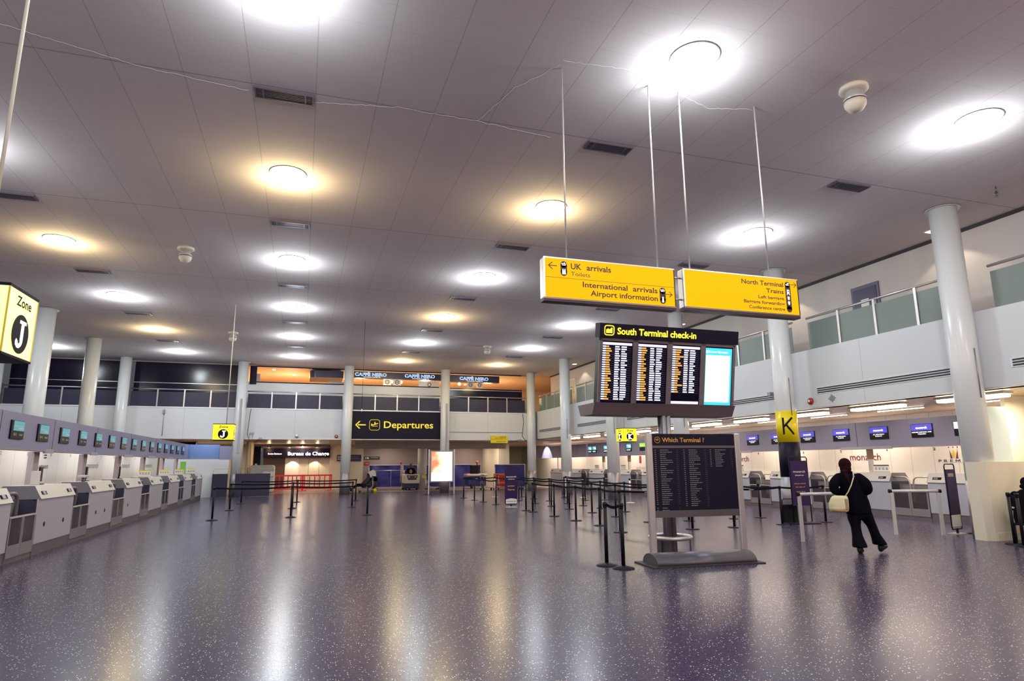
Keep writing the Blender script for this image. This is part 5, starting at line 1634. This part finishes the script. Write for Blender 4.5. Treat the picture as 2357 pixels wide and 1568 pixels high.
wsign('red_sign', 'small red sign on the rear wall above the tarpaulin', 4.4, 4.75, 1.64, 1.88, 'redp', [(.05, .3, .1, .13, 'paper')], 48.56)
column(7.95, 44.5, .32, 'cream column rising behind the blue tarpaulin left of the poster', False)
t = thing('bag_pair', 'pair of slim black cleaning poles standing by the bureau column', 'poles', (2.6, 41.6, 0), 0)
for q in (0, .25):
    MB().cyl((q, 0, .0), (q, 0, 1.0), .02, 'ink').cyl((q, 0, 1.0), (q, 0, 1.1), .035, 'ink').lathe([(.12, 0), (.1, .03), (.02, .05)], 'steel', (q, 0, 0), 12).build('pole', t)
# dropped ceiling panel beams at the rear
struct('trim_6', MB().box(3.2, 13.4, 42.5, 42.7, 2.72, 3.13, 'cream').box(3.2, 13.4, 42.45, 42.5, 2.70, 2.74, 'taupe'))
# ================================================================== PEOPLE
def soften(o, voxel=.012, it=6):
    m_ = o.modifiers.new('remesh', 'REMESH'); m_.mode = 'VOXEL'; m_.voxel_size = voxel; m_.use_smooth_shade = True
    s_ = o.modifiers.new('smooth', 'SMOOTH'); s_.factor = .5; s_.iterations = it
    return o
def limb(mb, pts, rad, m, n=14, flat=1.0):
    """tapered limb with rounded ends"""
    pts = [Vector(p) for p in pts]
    P = []; Rr = []
    for i in range(len(pts) - 1):
        a, b = pts[i], pts[i + 1]
        k = max(2, int((b - a).length / .04))
        for q in range(k):
            f = q / k; P.append(a.lerp(b, f)); Rr.append(rad[i] + (rad[i + 1] - rad[i]) * f)
    P.append(pts[-1]); Rr.append(rad[-1])
    # soften the joints
    for _ in range(2):
        P2 = P[:]
        for i in range(1, len(P) - 1): P2[i] = P[i] * .5 + (P[i - 1] + P[i + 1]) * .25
        P = P2
    mb.tube(P, Rr, m, n, flat=flat)
    for p, r in ((P[0], Rr[0]), (P[-1], Rr[-1])):
        mb.ball(p, r * .98, r * .98, r * .98, m, 12, 8)
def head(mb, c, m, yaw=0.0, pitch=0.0, s=1.0):
    """skull, jaw, nose, ears; faces local +Y turned by yaw, tipped by pitch"""
    tmp = MB()
    tmp.ball((0, 0, .02), .073 * s, .092 * s, .098 * s, m, 18, 14)
    tmp.ball((0, .028 * s, -.055 * s), .054 * s, .062 * s, .062 * s, m, 14, 10)
    tmp.ball((0, .092 * s, -.018 * s), .012 * s, .022 * s, .022 * s, m, 10, 8)
    tmp.ball((0, .088 * s, .02 * s), .009 * s, .012 * s, .03 * s, m, 10, 8)
    tmp.ball((0, .083 * s, -.058 * s), .024 * s, .01 * s, .006 * s, m, 10, 6)
    tmp.ball((0, .082 * s, -.069 * s), .020 * s, .011 * s, .007 * s, m, 10, 6)
    for sg in (-1, 1):
        tmp.ball((sg * .074 * s, -.005 * s, -.005 * s), .010 * s, .02 * s, .03 * s, m, 10, 8)
        tmp.ball((sg * .03 * s, .078 * s, .012 * s), .014 * s, .010 * s, .010 * s, m, 10, 8)
        tmp.ball((sg * .03 * s, .083 * s, .032 * s), .020 * s, .008 * s, .006 * s, m, 10, 6)
    Mx = Matrix.Translation(Vector(c)) @ Matrix.Rotation(yaw, 4, 'Z') @ Matrix.Rotation(pitch, 4, 'X')
    mb.add([Mx @ Vector(v) for v in tmp.v], tmp.f, m, True)
    return Mx
def hand(mb, wrist, direction, palm_n, m, curl=.6, right=True, s=1.0):
    w = Vector(wrist); d = Vector(direction).normalized(); n = Vector(palm_n); n = (n - d * n.dot(d)).normalized(); sd = d.cross(n) * (1 if right else -1)
    pc = w + d * .05 * s
    for k in range(-2, 3):
        limb(mb, [w + sd * k * .010 * s, w + d * .085 * s + sd * k * .017 * s], [.017 * s, .014 * s], m, 8)
    ln = [.070, .080, .075, .058]
    for k in range(4):
        o_ = sd * (k - 1.5) * .019 * s
        b0 = w + d * .085 * s + o_
        l = ln[k] * s
        c1 = curl * (1 + .12 * k)
        p1 = b0 + (d * math.cos(c1 * .5) + n * math.sin(c1 * .5)) * l * .45
        p2 = p1 + (d * math.cos(c1 * 1.3) + n * math.sin(c1 * 1.3)) * l * .32
        p3 = p2 + (d * math.cos(c1 * 2) + n * math.sin(c1 * 2)) * l * .25
        limb(mb, [b0, p1, p2, p3], [.0095 * s, .009 * s, .0085 * s, .0075 * s], m, 8)
    tb = w + d * .025 * s - sd * .028 * s
    limb(mb, [tb, tb - sd * .022 * s + d * .028 * s + n * .008 * s, tb - sd * .030 * s + d * .055 * s + n * .02 * s], [.013 * s, .0105 * s, .0085 * s], m, 8)

# ---- woman walking away, seen from behind
pw = thing('person', 'person walking away in black jacket, flared trousers and dark red headscarf', 'person', (9.76, 9.50, 0), R(-46))
b = MB()
hm = head(b, (-.115, .17, 1.565), 'skin', R(8), R(12), 1.02)
limb(b, [(-.10, .13, 1.36), (-.112, .155, 1.50)], [.062, .055], 'skin')
b.rings([(.03, .10, .80, .13, .11), (.035, .10, .92, .155, .115), (.02, .11, 1.05, .13, .105), (-.03, .12, 1.2, .145, .115), (-.065, .12, 1.34, .15, .10), (-.085, .12, 1.40, .10, .08)], 'skin')
for sg, el, wr in ((-1, (-.36, .02, 1.12), (-.20, .30, 1.02)), (1, (.25, .03, 1.12), (.10, .33, 1.04))):
    sh = (-.07 + sg * .19, .11, 1.36)
    limb(b, [sh, el, wr], [.05, .04, .028], 'skin')
    hand(b, wr, Vector((-.08 * sg - .02, .30, .12)), (-sg, .1, .3), 'skin', .9, sg > 0)
limb(b, [(-.05, .10, .86), (-.035, .06, .47), (-.01, -.03, .09)], [.085, .058, .040], 'skin')
limb(b, [(.11, .12, .86), (.22, .22, .47), (.335, .32, .10)], [.085, .058, .040], 'skin')
limb(b, [(-.01, -.05, .045), (.0, .13, .035)], [.036, .03], 'skin')
limb(b, [(.335, .30, .075), (.40, .46, .085)], [.036, .03], 'skin')
o = soften(b.build('body', pw), .009, 3)
# jacket
j = MB()
j.rings([(.03, .10, .70, .215, .165), (.03, .10, .80, .215, .17), (.025, .10, .93, .20, .155), (.0, .10, 1.05, .19, .145), (-.03, .11, 1.18, .205, .15), (-.055, .115, 1.28, .215, .14), (-.07, .12, 1.36, .20, .115), (-.085, .125, 1.42, .13, .09), (-.095, .13, 1.455, .075, .072)], 'cloth', 28)
for sg, el, wr in ((-1, (-.345, .01, 1.13), (-.20, .28, 1.03)), (1, (.235, .02, 1.13), (.10, .31, 1.05))):
    sh = (-.07 + sg * .165, .11, 1.355)
    mid = Vector(sh).lerp(Vector(el), .5) + Vector((sg * .035, -.03, .015))
    limb(j, [sh, mid, el, wr], [.085, .092, .082, .055], 'cloth', 16)
j.tube([(-.16, .20, 1.44), (-.18, .13, 1.455), (-.15, .05, 1.46), (-.09, .035, 1.46), (-.03, .06, 1.455), (-.01, .13, 1.45), (-.04, .2, 1.43)], .024, 'cloth', 8)
soften(j.build('jacket', pw), .014, 5)
# trousers, each leg flared at the hem
tr = MB()
tr.rings([(.03, .10, .93, .165, .13), (.03, .10, .84, .195, .15), (.035, .10, .76, .205, .15), (.035, .10, .66, .20, .14), (.04, .10, .60, .17, .12)], 'jean', 24)
def leg(m_, pts):
    m_.rings(pts, 'jean', 20)
leg(tr, [(-.005, -.02, .115, .130, .14), (-.012, -.01, .18, .118, .13), (-.03, .03, .32, .088, .10), (-.04, .06, .47, .085, .095), (-.05, .09, .60, .112, .12), (-.055, .10, .80, .12, .13)])
leg(tr, [(.325, .30, .145, .125, .14), (.31, .28, .20, .112, .125), (.265, .24, .33, .085, .10), (.225, .21, .47, .085, .095), (.165, .17, .60, .112, .12), (.115, .13, .80, .12, .13)])
soften(tr.build('trousers', pw), .014, 4)
def shoe(nm, heel, toe, lift):
    s_ = MB()
    h_ = Vector(heel); t_ = Vector(toe)
    d = (t_ - h_)
    for f, rx, rz in ((0, .048, .075), (.15, .056, .08), (.4, .054, .062), (.65, .060, .048), (.85, .056, .042), (1, .042, .032)):
        p = h_ + d * f
        s_.ball((p.x, p.y, p.z + rz * .75), rx, .062, rz, 'shoe', 14, 10)
    o_ = soften(s_.build(nm, pw), .010, 3)
shoe('shoe', (-.01, -.07, .02), (.0, .16, .012), 0)
shoe('shoe', (.325, .27, .035), (.41, .50, .075), 0)
# headscarf and hair
sc = MB()
Mx = Matrix.Translation(Vector((-.115, .155, 1.572))) @ Matrix.Rotation(R(8), 4, 'Z')
t_ = MB()
t_.ball((0, -.012, .026), .110, .115, .118, 'scarf', 22, 16)
t_.ball((0, -.06, -.06), .10, .07, .095, 'scarf', 18, 12)
t_.ball((0, -.045, -.14), .06, .06, .06, 'scarf', 16, 10)
t_.ball((-.0, -.12, -.05), .035, .03, .035, 'scarf', 12, 8)
sc.add([Mx @ Vector(v) for v in t_.v], t_.f, 'scarf', True)
limb(sc, [(-.12, .04, 1.46), (-.10, -.01, 1.36), (-.07, -.03, 1.27)], [.055, .045, .018], 'scarf', 12, .6)
limb(sc, [(-.15, .03, 1.46), (-.19, .01, 1.475), (-.235, .0, 1.455)], [.02, .014, .006], 'scarf', 8, .6)
soften(sc.build('headscarf', pw), .010, 3)
MB().box(.0, .018, -.045, -.04, 1.365, 1.40, 'steel_lt').box(.015, .032, -.045, -.04, 1.37, 1.385, 'steel_lt').build('jacket_badge', pw)
# shoulder bag
bg = thing('shoulder_bag', 'cream and tan canvas bag hanging at the back of the person near the tube barrier', 'bag', (9.76, 9.50, 0), R(-46))
q = MB()
q.rings([(-.28, -.12, .74, .145, .09), (-.28, -.12, .78, .165, .105), (-.28, -.12, .88, .17, .10), (-.26, -.12, .98, .15, .085), (-.245, -.12, 1.03, .12, .06)], 'bagc', 24)
soften(q.build('bag_body', bg), .014, 5)
q = MB()
q.rings([(-.285, -.13, .735, .12, .10, .0), (-.285, -.13, .80, .155, .112)], 'bagt', 24)
q.build('tan_base', bg)
MB().box(-.175, -.125, -.20, -.04, .78, .98, 'bagt', .015).build('side_pocket', bg)
MB().tube([(-.17, -.13, 1.0), (-.10, -.105, 1.10), (-.04, -.09, 1.22), (.01, -.045, 1.36), (.015, .07, 1.45), (-.04, .24, 1.33), (-.2, .26, 1.15), (-.35, .05, 1.0)], .013, 'bagc', 8, flat=.35).build('strap', bg)

# ---- person at the right edge in a dark padded coat, half out of view
p2 = thing('person', 'person in dark hooded padded coat at the right edge behind two posts, head bowed', 'person', (14.16, 9.44, 0), R(-70))
b = MB()
head(b, (0, .10, 1.16), 'skin2', 0, R(-25), 1.0)
limb(b, [(0, .0, .98), (0, .05, 1.10)], [.06, .055], 'skin2')
b.rings([(0, -.12, .45, .16, .13), (0, -.10, .62, .15, .12), (0, -.06, .8, .16, .12), (0, -.02, .95, .17, .10), (0, 0, 1.02, .09, .08)], 'skin2')
for sg in (-1, 1):
    limb(b, [(sg * .2, 0, .94), (sg * .25, .12, .68), (sg * .12, .34, .60)], [.05, .042, .03], 'skin2')
    hand(b, (sg * .12, .34, .60), (-.2 * sg, .8, -.1), (0, -.2, -1), 'skin2', .7, sg > 0)
    limb(b, [(sg * .1, -.08, .46), (sg * .12, .36, .48), (sg * .12, .34, .06)], [.085, .06, .04], 'skin2')
    limb(b, [(sg * .12, .32, .045), (sg * .13, .50, .035)], [.036, .03], 'skin2')
soften(b.build('body', p2), .010, 3)
c = MB()
c.rings([(0, -.12, .38, .22, .2), (0, -.12, .5, .24, .2), (0, -.1, .65, .23, .18), (0, -.06, .82, .235, .17), (0, -.02, .95, .22, .14), (0, .0, 1.02, .13, .11), (0, .02, 1.06, .09, .08)], 'cloth', 24)
for sg in (-1, 1):
    limb(c, [(sg * .19, 0, .94), (sg * .27, .10, .68), (sg * .14, .31, .61)], [.085, .08, .055], 'cloth')
soften(c.build('padded_coat', p2), .014, 5)
c = MB()
Mx = Matrix.Translation(Vector((0, .08, 1.17))) @ Matrix.Rotation(R(-25), 4, 'X')
t_ = MB(); t_.ball((0, -.015, .03), .09, .10, .105, 'cloth', 18, 14); t_.ball((0, -.07, -.09), .09, .07, .06, 'cloth', 14, 10)
c.add([Mx @ Vector(v) for v in t_.v], t_.f, 'cloth', True)
soften(c.build('hood', p2), .012, 3)
c = MB()
for sg in (-1, 1):
    limb(c, [(sg * .1, -.08, .47), (sg * .12, .36, .49), (sg * .12, .345, .11)], [.105, .08, .065], 'jean')
soften(c.build('trousers', p2), .014, 3)
for sg in (-1, 1):
    s_ = MB()
    limb(s_, [(sg * .12, .29, .05), (sg * .13, .52, .042)], [.05, .04], 'shoe')
    soften(s_.build('shoe', p2), .012, 2)
MB().box(-.245, -.18, -.2, .1, .68, .71, 'trim').build('reflective_strip', p2)
st = thing('stool', 'low dark seat under the person at the right edge', 'seat', (14.16, 9.44, 0), R(-70))
MB().box(-.22, .22, -.34, .12, .36, .40, 'black', .01).build('seat', st)
for a in (-.19, .19):
    for e_ in (-.31, .09):
        MB().cyl((a, e_, 0), (a, e_, .37), .015, 'blackm', 8).build('leg', st)

# ---- person riding the floor machine
p3 = thing('person', 'person in dark red patterned top sitting upright behind the white cleaning machine', 'person', (7.03, 43.75, 0), R(180))
b = MB()
head(b, (0, .02, 1.60), 'skin', 0, R(-10), 1.05)
limb(b, [(0, 0, 1.40), (0, .01, 1.53)], [.06, .05], 'skin')
b.rings([(0, 0, .96, .16, .13), (0, 0, 1.15, .15, .12), (0, 0, 1.32, .17, .11), (0, 0, 1.42, .09, .08)], 'skin')
for sg in (-1, 1):
    limb(b, [(sg * .2, 0, 1.36), (sg * .30, .08, 1.14), (sg * .22, .28, 1.06)], [.05, .042, .03], 'skin')
    hand(b, (sg * .22, .28, 1.06), (-.2 * sg, .8, -.1), (0, -.2, -1), 'skin', .9, sg > 0)
soften(b.build('body', p3), .014, 3)
c = MB()
c.rings([(0, 0, .94, .24, .18), (0, 0, 1.1, .23, .16), (0, 0, 1.25, .235, .15), (0, 0, 1.36, .22, .13), (0, 0, 1.44, .1, .09)], 'scarf', 20)
for sg in (-1, 1):
    limb(c, [(sg * .19, 0, 1.36), (sg * .31, .07, 1.13), (sg * .23, .24, 1.06)], [.08, .075, .055], 'scarf')
soften(c.build('sweater', p3), .02, 3)
MB().ball((0, .145, 1.2), .1, .03, .14, 'bagt', 12, 8).build('sweater_print', p3)
c = MB(); c.ball((0, -.01, 1.64), .09, .1, .1, 'cloth', 14, 10); c.build('hair', p3)

# ---- person reclining against luggage on trolleys
p4 = thing('person', 'person reclining with legs stretched out against luggage near the bureau column', 'person', (4.0, 41.6, 0), R(90))
b = MB()
head(b, (0, -.02, .99), 'skin2', 0, R(-5), 1.05)
limb(b, [(0, -.06, .80), (0, -.04, .92)], [.06, .05], 'skin2')
limb(b, [(0, .22, .42), (0, .08, .6), (0, -.06, .78)], [.15, .14, .14], 'skin2')
for sg in (-1, 1):
    limb(b, [(sg * .18, -.05, .76), (sg * .24, .12, .56), (sg * .16, .36, .52)], [.05, .042, .03], 'skin2')
    hand(b, (sg * .16, .36, .52), (-.3 * sg, .8, -.1), (0, 0, -1), 'skin2', .6, sg > 0)
    limb(b, [(sg * .09, .24, .42), (sg * .11, .62, .44), (sg * .12, 1.0, .16)], [.085, .06, .04], 'skin2')
    limb(b, [(sg * .12, 1.0, .14), (sg * .12, 1.06, .26)], [.036, .03], 'skin2')
soften(b.build('body', p4), .014, 3)
c = MB()
limb(c, [(0, .24, .42), (0, .10, .6), (0, -.05, .77)], [.19, .18, .16], 'fabric_gr', 18)
for sg in (-1, 1):
    limb(c, [(sg * .18, -.05, .76), (sg * .25, .12, .57), (sg * .17, .33, .52)], [.08, .07, .055], 'fabric_gr')
soften(c.build('jacket', p4), .02, 3)
c = MB()
for sg in (-1, 1):
    limb(c, [(sg * .09, .24, .42), (sg * .11, .62, .44), (sg * .12, .98, .18)], [.11, .085, .06], 'jean')
soften(c.build('trousers', p4), .02, 3)
for sg in (-1, 1):
    s_ = MB(); limb(s_, [(sg * .12, 1.0, .10), (sg * .12, 1.07, .28)], [.05, .04], 'shoe'); soften(s_.build('shoe', p4), .014, 2)
c = MB(); c.ball((0, -.05, 1.04), .09, .1, .1, 'cloth', 14, 10); c.build('hair', p4)
tr_ = lug('luggage trolley loaded with dark bags behind the reclining person', 4.25, 41.35, R(-90))
bgk = thing('luggage', 'heap of dark soft travel bags on the trolley behind the reclining person', 'luggage', (4.3, 41.6, .18), 0)
c = MB(); c.ball((0, 0, .28), .32, .3, .27, 'fabric_gr', 16, 12); soften(c.build('lower_bag', bgk), .02, 3)
c = MB(); c.ball((.08, 0, .60), .24, .24, .18, 'cloth', 16, 12); soften(c.build('upper_bag', bgk), .02, 3)
wb = tag(MB().box(-.2, .2, -.1, .1, 0, .42, 'paper', .04).build('white_carrier_bag'), 'white carrier bag on top of the luggage behind the reclining person', 'bag')
wb.location = (4.35, 41.6, .92); wb.rotation_euler = (0, R(-25), 0)
tag(MB().box(-.12, .12, -.08, .08, 0, .2, 'yellow', .02).build('yellow_bag'), 'yellow bag hooked on the trolley beside the white machine', 'bag').location = (7.87, 43.3, .75)
